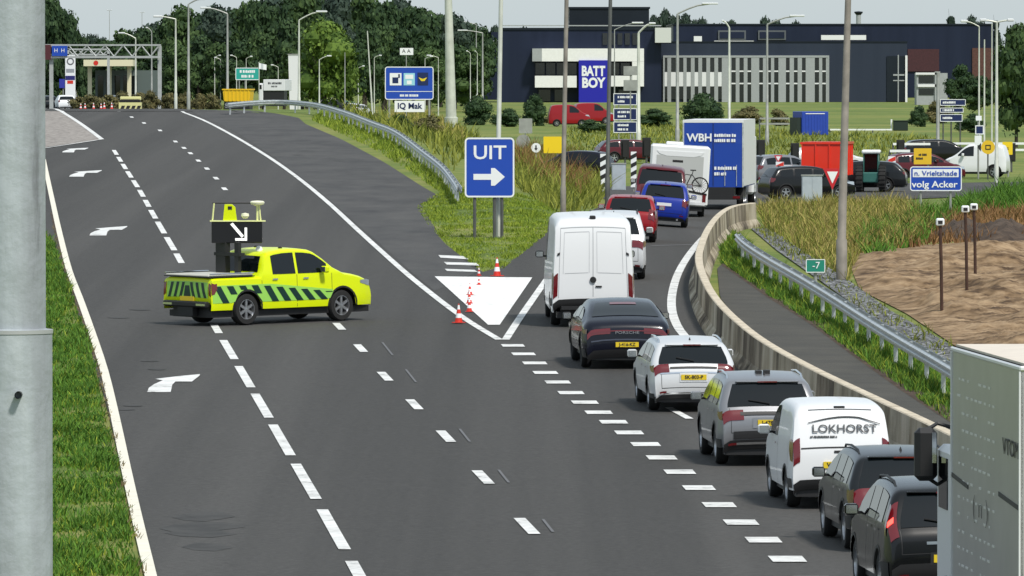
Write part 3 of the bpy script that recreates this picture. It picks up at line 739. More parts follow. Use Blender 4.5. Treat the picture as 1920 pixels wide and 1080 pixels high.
def body(kind, sx=1., hw=.9, H=None, **k):
    T = {
     'suv': ([(.07, .34), (.0, .5), (0, .78), (.04, .96), (.13, 1.09), (.40, 1.50), (.52, 1.59), (1.2, 1.66), (2.1, 1.67), (2.75, 1.60), (3.45, 1.12), (4.1, 1.0), (4.4, .86), (4.5, .6), (4.42, .3)], 4.5, 1.08, 1.67, (.88, 3.55), .35),
     'hatch': ([(.06, .3), (0, .45), (0, .72), (.05, .92), (.12, 1.0), (.38, 1.36), (.50, 1.44), (1.2, 1.50), (2.0, 1.50), (2.55, 1.42), (3.2, 1.0), (3.8, .86), (4.05, .72), (4.1, .5), (4.04, .28)], 4.1, .98, 1.5, (.75, 3.3), .31),
     'estate': ([(.06, .3), (0, .42), (0, .70), (.05, .90), (.12, 1.0), (.46, 1.34), (.60, 1.41), (1.3, 1.47), (2.4, 1.47), (2.95, 1.38), (3.6, .98), (4.3, .85), (4.55, .7), (4.62, .5), (4.55, .26)], 4.62, .98, 1.47, (.95, 3.65), .32),
     'fastback': ([(.08, .28), (0, .45), (.02, .78), (.05, .92), (.18, 1.03), (.55, 1.12), (1.2, 1.32), (1.7, 1.41), (2.3, 1.44), (2.9, 1.40), (3.85, .98), (4.6, .82), (4.9, .66), (4.98, .5), (4.9, .24)], 4.98, .98, 1.44, (.98, 3.9), .36),
     'smallvan': ([(.06, .36), (0, .48), (0, .9), (.03, 1.1), (.20, 1.62), (.34, 1.74), (.9, 1.80), (2.1, 1.81), (2.6, 1.72), (3.3, 1.18), (3.9, 1.0), (4.12, .8), (4.16, .5), (4.1, .3)], 4.16, 1.12, 1.81, (.78, 3.27), .32),
     'bigvan': ([(.05, .5), (0, .6), (0, 1.3), (.03, 2.0), (.10, 2.48), (.22, 2.62), (.9, 2.68), (4.3, 2.68), (4.75, 2.5), (5.4, 1.45), (6.0, 1.2), (6.2, .9), (6.2, .5), (6.15, .35)], 6.2, 1.42, 2.68, (1.15, 5.05), .35),
     'pickup': ([(.05, .55), (0, .62), (0, .95), (.02, 1.16), (.10, 1.19), (.8, 1.19), (1.55, 1.19), (1.62, 1.20), (1.80, 1.66), (1.95, 1.78), (2.5, 1.84), (3.2, 1.82), (3.5, 1.72), (4.15, 1.24), (4.8, 1.14), (5.15, 1.02), (5.3, .75), (5.28, .42)], 5.33, 1.2, 1.84, (1.15, 4.25), .385),
    }[kind]
    P, L, belt, rz, wh, r = T
    hs = (H / rz) if H else 1.0
    return Body([(x * sx, z * hs if z > .6 else z) for x, z in P], L * sx, hw, belt * hs, rz * hs, wheels=tuple(w_ * sx for w_ in wh), r=r, **k)
P_BLACK = paint('black', (.004, .0045, .005), .0, .25); P_NAVY = paint('navy', (.003, .004, .012), 0, .25); P_GREY = paint('grey', (.25, .255, .27), .5, .3)
P_SILVER = paint('silver', (.66, .67, .68), .2, .3); P_WHITE = paint('white', (.76, .77, .78)); P_RED = paint('red', (.27, .005, .010)); P_BLUE = paint('blue', (.008, .028, .28))
P_MAROON = paint('maroon', (.09, .006, .012)); P_DGREY = paint('dark_grey', (.012, .014, .016), .3, .28); P_HIVIS = paint('hi_vis_yellow', (.68, .80, .0), 0, .4)
# --- the nearest car
def ex_volvo(r, B):
    g = MB(); B.rp(g, .86, .90, -.42, .42, CHROME, .02); g.build('trim_strip', r)
    t = [(-.55, .70), (.62, .72)]
    g = MB(); p = B.ptz(B.urear(1.0), 0, .03); g.lathe([(.075, 0), (.075, .02), (.055, .02), (.055, 0)], CHROME, 18, 'z', Matrix.Translation((p[0] - .02, 0, 1.0)) @ Matrix.Rotation(math.pi / 2, 4, 'Y')); g.build('badge', r, 30)
B = body('suv', hw=.95, H=1.72, wr=.78)
vehicle('suv_car', 'black SUV nearest the camera with its left brake lamp lit', 'car', B, P_BLACK, 1786, 46.6, -4.6, wins=((.62, 1.35), (1.42, 2.15), (2.22, 3.1)), rearwin=(1.10, 1.54, .80, .76), plate=(.66, 0, 'K-412-RB'), tails=(.98, 1.46, .86, .10), bumper=(.36, .6), rails=True, mirrors=(2.85, 1.1), lit=True, extra=ex_volvo, seams=(.9, 1.4, 2.2), handles=(1.0, 1.8), group='cars queueing on the exit')
B = body('suv', hw=.93, H=1.56, wr=.76)
vehicle('suv_car', 'dark grey SUV between the white lettered van and the nearest black car', 'car', B, P_DGREY, 1704, 51.2, -4.6, wins=((.62, 1.3), (1.38, 2.15), (2.22, 3.1)), rearwin=(1.0, 1.42, .86, .80), plate=(.6, 0, 'ZN-88-L'), tails=(.74, 1.0, .62, .3), bumper=(.36, .55), rails=True, mirrors=(2.85, 1.0), seams=(.9, 1.4, 2.2), handles=(1.0, 1.8), group='cars queueing on the exit')
# --- white lettered van
LOGO = mat('logo_grey', (.06, .065, .07), .5)
def ex_courier(r, B):
    o = text('LOKHORST', .19, LOGO, 'lettering', r, (B.ptz(B.urear(1.36), 0)[0] - .03, -.06, 1.35), (math.pi / 2, 0, -math.pi / 2), .002, .002, 1.12)
    o.rotation_euler = (math.radians(73), 0, -math.pi / 2)
    blobs(.52, .05, 1.22, .035, LOGO, r, B.ptz(B.urear(1.22), 0)[0] - .014, 'x')
    g = MB(); pts = []
    for k in range(15):
        t = k / 14; y = .55 - 1.22 * t; z = 1.45 + .10 * math.sin(min(t * 1.25, 1) * math.pi * .75) - .12 * max(t - .75, 0) * 3
        pts.append((B.ptz(B.urear(z), 0)[0] - .02, y, z))
    g.tube(pts, [.006 + .008 * math.sin(k / 14 * 3.14) for k in range(15)], LOGO, 5); g.build('logo_arc', r)
    g = MB(); B.rp(g, 1.03, 1.055, -.84, .84, BLACK, .006); B.rp(g, .95, .99, -.35, .15, BLACK, .012); B.rp(g, 1.66, 1.675, -.7, .7, LOGO, .006); B.rp(g, .56, .95, -.02 - .005, -.02 + .005, LOGO, .004); g.build('door_seam', r)
    g = MB(); p = B.ptz(B.urear(1.70), 0, .02); g.box(p[0] - .03, p[0] + .05, -.09, .09, 1.69, 1.72, BLACK); g.build('high_brake_light', r)
B = body('smallvan', hw=.87, H=1.80, wr=.84, rk=.06)
vehicle('delivery_van', 'small white delivery van with dark lettering on its rear door', 'van', B, P_WHITE, 1578, 55.5, -4.6, wins=((2.05, 3.0),), rearwin=None, plate=(.75, .05, 'V-419-TX'), tails=(.82, 1.22, .86, .22), bumper=(.36, .52), mirrors=(2.75, 1.12), dark_rim=False, ant=False, seams=(.45, 1.9), extra=ex_courier, group='cars queueing on the exit', handles=(1.95,))
def ex_kuga(r, B):
    g = MB(); B.rp(g, .94, 1.0, -.62, .62, BLACK, .018); g.build('trim_strip', r)
    g = MB(); B.rp(g, .52, .66, -.78, .78, BLACK, .02); g.build('bumper_insert', r)
    g = MB(); B.rp(g, .42, .46, -.85, .85, CHROME, .024); g.build('skid_plate', r)
    g = MB(); x = 1.2; z = B.cz(x) + .01; g.box(x - .1, x + .12, -.13, -.02, z - .02, z + .05, BLACK); g.box(x - .1, x + .12, .02, .13, z - .02, z + .04, BLACK); g.build('roof_pod', r)
B = body('suv', hw=.935, H=1.66, wr=.78)
vehicle('suv_car', 'silver grey SUV with yellow plate between the white estate and the white lettered van', 'car', B, P_GREY, 1443, 60.4, -4.3, wins=((.62, 1.3), (1.38, 2.15), (2.22, 3.1)), rearwin=(1.10, 1.50, .86, .80), plate=(.80, -.05, 'J-478-XZ'), tails=(.86, 1.04, .55, .25), bumper=(.34, .50), rails=2, mirrors=(2.85, 1.06), seams=(.9, 1.4, 2.2), handles=(1.0, 1.8), extra=ex_kuga, group='cars queueing on the exit')
def ex_toyota(r, B):
    g = MB(); B.rp(g, .90, .935, -.6, .6, BLACK, .018); g.build('trim_strip', r)
    g = MB(); B.rp(g, .80, .83, -.86, .86, CHROME, .008); B.rp(g, .40, .42, -.8, .8, CHROME, .02); g.build('seam_line', r)
    g = MB(); g.tube([(.05, 0, .33), (-.08, 0, .33), (-.10, 0, .42)], .02, BLACK, 6); g.build('tow_bar', r)
B = body('estate', hw=.88, wr=.77)
vehicle('estate_car', 'white estate car with yellow plate directly behind the dark fastback', 'car', B, P_SILVER, 1301, 67.6, -4.2, wins=((.6, 1.25), (1.33, 2.15), (2.25, 3.2)), rearwin=(1.0, 1.33, .86, .80), plate=(.72, 0, 'SK-803-P'), tails=(.83, .99, .62, .3), bumper=(.28, .38), rails=2, mirrors=(2.9, .98), seams=(.9, 1.4, 2.3), handles=(1.05, 1.95), extra=ex_toyota, group='cars queueing on the exit')
def ex_porsche(r, B):
    g = MB(); B.rp(g, .86, .885, -.9, .9, TAIL, .022); g.build('light_bar', r)
    text('PORSCHE', .085, mat('badge_silver', (.5, .5, .52), .3, .8), 'lettering', r, (-.03, 0, .83), (math.pi / 2, 0, -math.pi / 2), .004, .0, 1.5)
    g = MB(); B.rp(g, 1.40, 1.44, -.36, .36, TAIL, .02); g.build('high_brake_light', r)
    g = MB(); B.rp(g, .66, .69, -.9, .9, mat('rear_crease', (.06, .07, .10), .25), .01); g.build('crease_trim', r)
B = body('fastback', hw=1.0, H=1.53, wr=.74, crown=.05, er=.10)
vehicle('fastback_car', 'dark navy fastback with a red light bar behind the large white van', 'car', B, P_NAVY, 1176, 74.6, -3.8, wins=((1.0, 1.85), (1.95, 2.9), (2.98, 3.5)), rearwin=(1.19, 1.45, .82, .76), plate=(.56, 0, 'J-416-KZ'), tails=(.81, .93, .42, .35), bumper=(.26, .46), mirrors=(3.2, .98), seams=(1.9, 2.9), handles=(1.4, 2.3), extra=ex_porsche, kind_detail=False, ant=False, wiper=False, dark_rim=True, group='cars queueing on the exit')
GAP = mat('panel_gap', (.30, .31, .33), .6)
def ex_sprinter(r, B):
    g = MB(); B.rp(g, .72, 2.36, -.008, .008, GAP, .004, nz=10, nf=1)
    for f in (-.86, .86): B.rp(g, .72, 2.36, f - .006, f + .006, GAP, .004, nz=10, nf=1)
    B.rp(g, 2.35, 2.37, -.86, .86, GAP, .004, nz=1); B.rp(g, 1.28, 1.29, -.72, -.12, GAP, .004, nz=1); B.rp(g, 1.28, 1.29, .12, .72, GAP, .004, nz=1)
    for sd_ in (-1, 1):
        for f in (.10, .76): B.rp(g, 1.28, 2.25, sd_ * f - .004, sd_ * f + .004, GAP, .004, nz=8, nf=1)
        B.rp(g, 2.245, 2.255, min(sd_ * .1, sd_ * .76), max(sd_ * .1, sd_ * .76), GAP, .004, nz=1)
        B.rp(g, 1.74, 1.80, min(sd_ * .86, sd_ * .93), max(sd_ * .86, sd_ * .93), BLACK, .02, nz=1, nf=1)
        B.sp(g, [(1.9, .8, 1.3), (4.2, .8, 1.3)], sd_, GAP, .002, 1) if 0 else None
    g.build('rear_door_seams', r)
    g = MB(); p = B.ptz(B.urear(1.12), 0); g.lathe([(.075, -.01), (.075, .03), (0, .03)], BLACK, 18, 'z', Matrix.Translation((p[0] - .01, 0, 1.12)) @ Matrix.Rotation(-math.pi / 2, 4, 'Y')); g.build('badge', r, 30)
    g = MB(); B.rp(g, .94, .98, -.22, -.06, BLACK, .02, nz=1, nf=2); g.build('door_handle', r)
    g = MB(); x = .3; z = B.cz(x); g.box(x - .08, x + .1, -.07, .07, z - .02, z + .07, BLACK, bev=.02); g.build('rear_camera', r)
    g = MB(); g.box(-.14, .1, -.75, .75, .42, .5, BLACK); g.build('step', r)
B = body('bigvan', hw=.99, H=2.62, wr=.88, rk=.04, rr=.2, crown=.04, er=.09)
vehicle('large_van', 'large plain white panel van with closed double rear doors', 'van', B, P_WHITE, 1112, 83.0, -1.6, wins=((4.3, 5.1),), plate=None, tails=(.78, 1.32, .89, .05), bumper=(.5, .68, BLACK), mirrors=(5.0, 1.45), ant=False, dark_rim=True, seams=(2.4, 3.6), extra=ex_sprinter, big=1.10, group='cars queueing on the exit')
B = body('suv', hw=.93, H=1.95, wr=.78)
vehicle('suv_car', 'white car half hidden in front of the large white van', 'car', B, P_SILVER, 1151, 95.0, 0.5, wins=((.6, 1.25), (1.33, 2.15), (2.25, 3.2)), rearwin=(1.32, 1.75, .84, .78), plate=(.72, 0, ''), tails=(.95, 1.15, .62, .3), bumper=(.28, .42), rails=True, mirrors=(2.9, 1.25), seams=(.9, 1.4, 2.3), group='cars queueing on the exit')
B = body('hatch', hw=.88, H=1.52, wr=.80)
vehicle('hatchback_car', 'bright red hatchback ahead of the white vans', 'car', B, P_RED, 1180, 108.5, 1.8, wins=((.5, 1.1), (1.2, 2.0), (2.1, 2.9)), rearwin=(1.02, 1.42, .84, .80), plate=(.62, 0, ''), tails=(.78, 1.1, .74, .2), bumper=(.28, .4), mirrors=(2.5, 1.0), seams=(.8, 1.3, 2.1), group='cars queueing on the exit')
B = body('hatch', hw=.89, H=1.60, wr=.80)
vehicle('hatchback_car', 'bright blue hatchback with black rear bumper strip behind the maroon car', 'car', B, P_BLUE, 1242, 118.5, 2, wins=((.5, 1.1), (1.2, 2.0), (2.1, 2.9)), rearwin=(1.06, 1.46, .84, .80), plate=(.80, 0, ''), tails=(.78, 1.02, .80, .2), bumper=(.28, .36), mirrors=(2.5, 1.0), seams=(.8, 1.3, 2.1), group='cars queueing on the exit', pmat=WHITE)
B = body('suv', hw=.97, H=2.02, wr=.84)
vehicle('people_carrier', 'tall maroon people carrier with a dark roof in front of the blue hatchback', 'car', B, P_MAROON, 1232, 125.5, 2, wins=((.62, 1.3), (1.38, 2.15), (2.22, 3.1)), rearwin=(1.25, 1.80, .92, .86), plate=None, tails=(.9, 1.2, .84, .2), bumper=(.36, .6), mirrors=(2.85, 1.2), group='cars queueing on the exit')
# ---------------------------------------------------------------- roadside service pickup
def ex_pickup(r, B):
    GRN = mat('stripe_dark_green', (.004, .03, .022), .35); LG = mat('stripe_light_green', (.30, .62, .10), .35)
    for sd_ in (1, -1):
        g = MB(); 
        B.sp(g, [(x, max(.56, B.low(x) + .05), min(.99 - max(0, (x - 1.9)) * .095, .99)) for x in [.03 + .1 * k for k in range(42)] if B.low(x) + .08 < .99 - max(0, (x - 1.9)) * .095], sd_, LG, .007, 2)
        for k in range(12):
            xb = .34 + k * .40; wd = .21; sl = -.27; cols = []; z0 = .56; 
            z1 = .97 - max(0, (xb - 1.7)) * .095
            # slanted bar as a strip of rows
            vs = []; N = 8
            for i in range(N + 1):
                z = z0 + (z1 - z0) * i / N; x = xb + sl * i / N
                xa, xc = x, x + wd
                vs += [(xa, sd_ * (B.sy(xa, z) + .012), z), (xc, sd_ * (B.sy(xc, z) + .012), z)]
            fs = []
            for i in range(N):
                z = z0 + (z1 - z0) * (i + .0) / N; x = xb + sl * i / N
                if max(B.low(x), B.low(x + wd)) + .02 > z + .02 and max(B.low(x), B.low(x + wd)) > .5: continue
                if x + wd > 4.0 or x < .05: continue
                f = (2 * i, 2 * i + 1, 2 * i + 3, 2 * i + 2); fs.append(f if sd_ < 0 else f[::-1])
            if fs: g.add(vs, fs, GRN)
        g.build('side_stripes', r)
    g = MB(); B.rp(g, .70, 1.08, -.86, .86, LG, .008)
    for k in range(-3, 4):
        if k == 0: continue
        s_ = 1 if k > 0 else -1; c = k * .235
        B.rp(g, .70, 1.06, c - .055 + s_ * .05, c + .055 + s_ * .05, GRN, .014, f0t=c - .055 - s_ * .07, f1t=c + .055 - s_ * .07, nf=2)
    B.rp(g, .70, .98, -.15, .15, GRN, .014, f0t=-.09, f1t=.09, nf=2); g.build('tailgate_stripes', r)
    g = MB(); g.box(-.12, .06, -.80, .80, .46, .60, BLACK, bev=.03); g.box(-.125, -.115, -.78, -.45, .50, .55, CHROME); g.box(-.125, -.115, .45, .78, .50, .55, CHROME); g.build('rear_bumper', r)
    g = MB(); g.box(-.08, .08, -.28, .28, .24, .48, BLACK); g.box(.2, .9, -.5, .5, .3, .5, BLACK); g.build('tow_hitch', r)
    g = MB(); g.box(-.02, 1.42, -.80, .80, 1.20, 1.245, mat('bed_cover', (.50, .49, .43), .5, var=.1), bev=.015); g.box(-.04, 1.44, -.84, .84, 1.185, 1.205, BLACK); g.build('bed_cover', r)
    g = MB()
    for y in (-.84, .84): g.tube([(.0, y, 1.27), (1.4, y, 1.27)], .018, CHROME, 6)
    g.build('bed_rail', r)
    # arrow board mast
    FR = mat('board_frame', (.75, .78, .35), .5)
    ms = MB(); ms.box(1.30, 1.46, .10, .46, 1.24, 2.0, BLACK); ms.box(1.32, 1.42, -.36, -.22, 1.24, 2.0, BLACK); ms.box(1.28, 1.46, -.45, .5, 1.66, 1.74, BLACK); mast = ms.build('mast', r)
    g = MB(); g.box(-.62, .62, -.06, .06, 0, .52, mat('screen_black', (.006, .006, .008), .4), bev=.015)
    board = g.build('arrow_board', r); board.location = (1.56, -.04, 1.97); board.rotation_euler = (0, 0, BOARD_ROT)
    LED = mat('arrow_lamps', (.8, .8, .78), .4, emit=(1, 1, .95), estr=.5)
    q = MB(); q.prism([(-.16, .46), (-.10, .50), (.17, .18), (.12, .13)], -.075, -.062, LED); q.prism([(.19, .38), (.25, .38), (.25, .06), (.19, .06)], -.075, -.062, LED); q.prism([(-.04, .06), (.19, .06), (.19, .12), (-.04, .12)], -.075, -.062, LED)
    q.build('arrow', board)
    q = MB(); q.box(-.66, .70, -.08, .08, .525, .555, FR)
    for x in (-.60, .58): q.tube([(x, 0, .55), (x * .93, 0, .98)], .022, FR, 6)
    q.tube([(-.60, 0, .98), (.60, 0, .98)], .02, BLACK, 6); q.build('top_frame', board)
    q = MB(); q.prism([(-.34, .55), (.0, .55), (-.04, .88), (-.12, .95), (-.30, .95)], -.04, .06, P_HIVIS); q.box(-.22, -.12, -.05, -.04, .82, .9, BLACK); q.build('lamp_box', board)
    q = MB(); q.lathe([(.02, .9), (.16, .95), (.18, 1.0), (.14, 1.03), (0, 1.04)], mat('beacon_cream', (.85, .84, .6), .3), 16, 'z', Matrix.Translation((.50, 0, 0))); q.tube([(.50, 0, .55), (.50, 0, .95)], .03, FR, 6); q.build('beacon', board, 40)
    q = MB(); q.lathe([(.05, .60), (.10, .66), (.09, .72), (0, .74)], mat('beacon_cream', (.85, .84, .6), .3), 14, 'z', Matrix.Translation((.2, 0, 0))); q.build('beacon', board, 40)
    g = MB(); z = B.cz(2.1); g.lathe([(.09, 0), (.09, .05), (.06, .11), (0, .13)], SIGNWHITE, 14, 'z', Matrix.Translation((2.05, -.3, z - .03))); g.build('beacon', r, 40)
    g = MB()
    for y in (-.45, .45): g.lathe([(.05, 0), (.05, .05), (0, .07)], BLACK, 10, 'z', Matrix.Translation((2.6, y, B.cz(2.6) - .03)))
    g.build('roof_aerial', r)
    for sd_ in (1, -1):
        g = MB(); B.rp(g, .95, 1.0, sd_ * .5 - .2, sd_ * .5 + .2, BLACK, .01, front=True); B.rp(g, .5, .8, -.4, .4, BLACK, .012, front=True); g.build('grille', r) if sd_ > 0 else None
    g = MB(); B.rp(g, 1.28, 1.66, -.80, .80, GLASS, .012, f0t=-.78, f1t=.78); g.build('rear_window', r, 50)
BOARD_ROT = 0
px_b = body('pickup', hw=.92, wr=.80, smooth=1, rr=.15, rk=.03, crown=.02, er=.05)
HEAD = 47
BOARD_ROT = -math.radians(90 - HEAD) - 0.0
BOARD_ROT = math.radians(HEAD - 90)
for p in (hit(452, 612),):
    a = math.radians(HEAD); f = Vector((math.sin(a), math.cos(a))); rt = Vector((f.y, -f.x))
    rear = Vector((p.x, p.y)) - f * 1.15 - rt * .80
pk = thing('service_pickup', 'fluorescent yellow pickup with dark green diagonal stripes blocking the carriageway', 'pickup truck', (0, 0, 0))
bpy.data.objects.remove(pk)
D_ = rear.y / CP
pk = vehicle('service_pickup', 'fluorescent yellow pickup with green stripes and a raised arrow board standing across the carriageway', 'pickup truck', px_b, P_HIVIS, 960, 100, HEAD, wins=((1.98, 2.72), (2.80, 3.75)), tails=(.78, 1.08, .90, .16), mirrors=(3.55, 1.22), ant=False, plate=(.66, 0, ''), seams=(1.62, 2.76, 3.9), handles=(1.95, 2.95), spokes=6, wheelwd=.26, head_l=True)
pk.location = (rear.x, rear.y, G(rear.x, rear.y) + .035); orient(pk, HEAD); PK = pk; pk.scale = (1.07, 1.07, 1.07)
ex_pickup(pk, px_b)
# ---------------------------------------------------------------- foreground lorry
class Site:
    """local frame of a thing standing at pixel column cx, camera distance D"""
    def __init__(s, cx, D, loc=None): s.cx = cx; s.D = D; s.loc = loc or gp(cx, D); s.k = mpp(D)
    def X(s, px): return (px - s.cx) * s.k
    def Z(s, py): return zpx(py, s.D) - s.loc.z
TRK = mat('lorry_side', (.43, .425, .425), .3, .35, var=.06, vscale=1.5)
TRW = mat('lorry_roof', (.70, .62, .52), .55, var=.06)
def lorry_front():
    x0, y0 = (1785 - 960) / F * 43 * K, 43 * K * CP
    zt = zpx(645, 43); a = math.radians(-4.1)
    L = 6.65; fx, fy = math.sin(a), math.cos(a)
    o = Vector((x0 - fx * L, y0 - fy * L, 0)); gz = G(o.x, o.y); o.z = gz
    r = thing('lorry', 'pale grey box lorry with big black mirror filling the lower right corner', 'lorry', o); r.rotation_euler = (0, 0, math.pi / 2 - a)
    H = zt - gz      # local: x forward, y left (side plane y=0), z up
    g = MB(); g.box(0, L, -2.55, 0, 1.05, H - .03, TRK); g.box(-.02, L + .02, -2.57, .02, H - .10, H - .03, WHITE, bev=.02); g.box(.05, L - .05, -2.50, -.05, H - .04, H + .0, TRW)
    for z in (1.05,): g.box(0, L, -.03, .025, z - .1, z + .05, STEEL)
    for x in (.0, L - .06): g.box(x, x + .06, -.03, .02, 1.05, H - .1, WHITE)
    g.build('cargo_box', r)
    g = MB(); LM = mat('lorry_glint', (.66, .66, .64), .4)  # pale dashes paint in light reflected off the side's raised pattern
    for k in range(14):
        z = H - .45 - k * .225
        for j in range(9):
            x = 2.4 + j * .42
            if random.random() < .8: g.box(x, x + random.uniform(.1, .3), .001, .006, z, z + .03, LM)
    g.build('pattern_glints', r)
    DK = mat('lorry_line', (.02, .02, .02), .6)
    g = MB(); g.prism([(L, H - 1.72), (L, H - 1.78), (L - 1.7, H - 1.86), (L - 1.7, H - 1.80)], .002, .010, DK); g.build('trim_line', r); g = MB(); g.prism([(2.0, H - 1.72), (2.0, H - 1.78), (.1, H - 1.86), (.1, H - 1.80)], .002, .010, DK); g.build('trim_line', r)
    t = text('VTOM', .30, DK, 'lettering', r, (.85, .012, H - 1.12), (math.pi / 2, 0, math.pi), .002, .0, 1.8)
    t = text('( n )', .42, DK, 'lettering', r, (3.7, .012, H - 2.05), (math.pi / 2, 0, math.pi), .002, -.012, 2.2)
    g = MB(); g.box(.2, L - .2, -1.9, -.6, .7, 1.0, BLACK); g.box(.3, 4.6, -.06, -.02, .45, .95, WHITE); g.build('chassis', r)
    g = MB(); g.box(L + .35, L + 2.5, -2.4, -.12, .6, 2.75, WHITE, bev=.08); g.box(L + .4, L + 2.2, -2.3, -.42, 2.7, H - .3, WHITE, bev=.2); cab = g.build('cab', r)
    g = MB(); g.box(L + 1.3, L + 2.2, -.13, -.105, 1.9, 2.6, GLASS); g.build('window', cab)
    g = MB(); g.box(L + 2.15, L + 2.38, -.09, .22, 2.25, 2.98, BLACK, bev=.07); g.tube([(L + 2.3, -.4, 2.95), (L + 2.28, -.1, 3.04), (L + 2.26, .05, 2.95)], .03, BLACK, 6); g.tube([(L + 2.3, -.3, 2.25), (L + 2.28, -.1, 2.2), (L + 2.26, .05, 2.3)], .03, BLACK, 6)
    m_ = g.build('mirror', r); g = MB(); g.box(L + 2.138, L + 2.148, -.07, -.01, 2.5, 2.92, CHROME); g.build('mirror_glass', m_)
    ty, rm = wheel_meshes(.5, .3, 6, False)
    for x in (1.2, L + 1.4):
        for y in (-.17, -2.38):
            w_ = link('wheel', ty, r, (x, y, .5)); q = link('rim', rm, w_)
    g = MB(); g.box(-.16, -.02, -2.5, -.02, .5, 1.05, BLACK); g.box(-.05, -.01, -1.28, -1.26, 1.1, H - .1, BLACK); g.build('rear_frame', r)
lorry_front()
# ---------------------------------------------------------------- large pole beside the camera
def big_pole():
    D = 12 / K; o = gp(20, D); o.z = G(o.x, o.y)
    r = thing('lamp_post', 'huge weathered grey steel pole filling the left edge of the picture', 'lamp post', o)
    PM = ramp_mat('weathered_steel', [(.24, (.10, .10, .11)), (.36, (.27, .29, .31)), (.6, (.38, .42, .44)), (.8, (.50, .54, .55))], 4.2, .55, stretch=(2.6, 2.6, .30, 0), bump=.15, bscale=14)
    k = D * K / F; S = Site(20, D); zc = S.Z(620)
    g = MB(); g.tube([(0, 0, 0), (0, 0, zc + .0)], 78 * k, PM, 48); g.tube([(0, 0, zc), (0, 0, zc + .004), (0, 0, zc + 6.5)], [78.5 * k, 66 * k, 58 * k], PM, 48); g.build('shaft', r, 40)
    g = MB(); g.tube([(0, 0, zc - .004), (0, 0, zc + .002)], 79.5 * k, mat('collar', (.45, .46, .46), .5, .4), 48); g.build('collar', r, 40)
    g = MB(); M = Matrix.Translation((20 * k, -75.5 * k, S.Z(737))); g.lathe([(.006, -.02), (.006, .01), (0, .01)], BLACK, 10, 'y', M); g.build('bolt', r)
big_pole()
# ---------------------------------------------------------------- lamp posts and poles
POLE = mat('pole_grey', (.33, .34, .32), .55, .3, var=.15, vscale=2)
POLED = mat('pole_dark', (.10, .105, .10), .55, .3, var=.2, vscale=2)
POLEW = mat('pole_pale', (.55, .57, .50), .5, .2, var=.12, vscale=1.5)
POLEB = mat('pole_brown', (.23, .21, .18), .7, .1, var=.25, vscale=2)
LAMPH = mat('lamp_head', (.70, .72, .72), .35, .1)
def lamp(px, top, w0, label, D=None, by=None, arm=None, m=POLE, w1=None, tx=None, group='lamp posts along the roads', twin=False, name='lamp_post'):
    if by is not None: loc = hit(px, by); D = loc.y * CP / K - (loc.z - CZ) * SP / K
    else: loc = gp(px, D)
    S = Site(px, D, loc); k = S.k; H = S.Z(top); w1 = w1 or w0 * .6; dx = S.X(tx if tx is not None else px)
    r = thing(name, label, 'lamp post' if arm or top < 0 else 'pole', loc, group=group)
    g = MB(); g.tube([(0, 0, -.2), (0, 0, 1.2), (0, 0, 1.25), (dx, 0, H)], [w0 * k / 2 * 1.25, w0 * k / 2 * 1.25, w0 * k / 2, w1 * k / 2], m, 10); g.build('shaft', r, 40)
    if arm:
        ax, ay = arm; X1, Z1 = S.X(ax), S.Z(ay); sg = 1 if X1 > dx else -1; ln = abs(X1 - dx); pts = []
        for t in (0, .15, .35, .6, 1):
            pts.append((dx + (X1 - dx) * .8 * t, 0, H + (Z1 - H) * math.sin(t * math.pi / 2)))
        g = MB(); g.tube(pts, max(w1 * k * .45, .035), m, 6); a = g.build('arm', r, 40)
        g = MB(); g.box(*sorted((dx + (X1 - dx) * .6, X1)), -.13, .13, Z1 - .07, Z1 + .09, LAMPH, bev=.04); g.build('lamp_head', r)
        if twin:
            g = MB(); g.tube([(dx - (p[0] - dx), 0, p[2]) for p in pts], max(w1 * k * .45, .035), m, 6); g.build('arm', r, 40)
            g = MB(); g.box(*sorted((dx - (X1 - dx) * .6, 2 * dx - X1)), -.13, .13, Z1 - .07, Z1 + .09, LAMPH, bev=.04); g.build('lamp_head', r)
    return r
lamp(330, 36, 5, 'lamp post with hooked left arm just right of the overhead sign gantry', D=232, arm=(288, 31), m=POLEW)
lamp(354, 8, 5.5, 'tall lamp post right of the gantry, its head touching the picture top', D=218, arm=(386, -2), m=POLE)
lamp(427, 26, 5.5, 'lamp post with left arm above the yellow container', D=262, arm=(376, 15), m=POLE)
lamp(255, 72, 4, 'small lamp post seen through the overhead sign gantry', D=340, arm=(222, 62), m=POLEW)
lamp(285, 60, 3.5, 'thin lamp post just inside the right leg of the gantry', D=380, arm=(274, 52), m=POLE)
lamp(143, 42, 2.5, 'thin grey pole above the price tower of the petrol station', D=420)
lamp(206, 20, 1.5, 'very thin distant mast on the left with a disc top, left one', D=600, arm=(211, 19), twin=True)
lamp(267, 24, 1.5, 'very thin distant mast on the left with a disc top, right one', D=640, arm=(272, 23), twin=True)
lamp(561, 38, 5, 'lamp post with right arm in front of the bright green willow', D=262, arm=(614, 22), m=POLEW)
lamp(599, 112, 3, 'low lamp post with short right arm under the willow', D=380, arm=(622, 105), m=POLEW)
lamp(699, 58, 3.5, 'thin leaning mast between the willow and the blue service sign', D=310, tx=689, m=POLEW)
lamp(647, 98, 2.5, 'thin grey pole right of the willow trunk', D=360)
lamp(846, -120, 21, 'tall thick white tapered mast right of the blue service sign', D=315, m=POLEW, w1=11, tx=838, name='high_mast')
lamp(933, -100, 9.5, 'pale pole standing behind the blue exit sign', by=446, m=POLEW, tx=941, w1=8)
lamp(1056, -100, 9, 'brown grey pole rising from the weeds right of the yellow sign', by=412, m=POLEB, tx=1064, w1=8)
lamp(1139, -100, 8, 'dark pole between the destination boards and the weeds', by=388, m=POLED, tx=1146, w1=7)
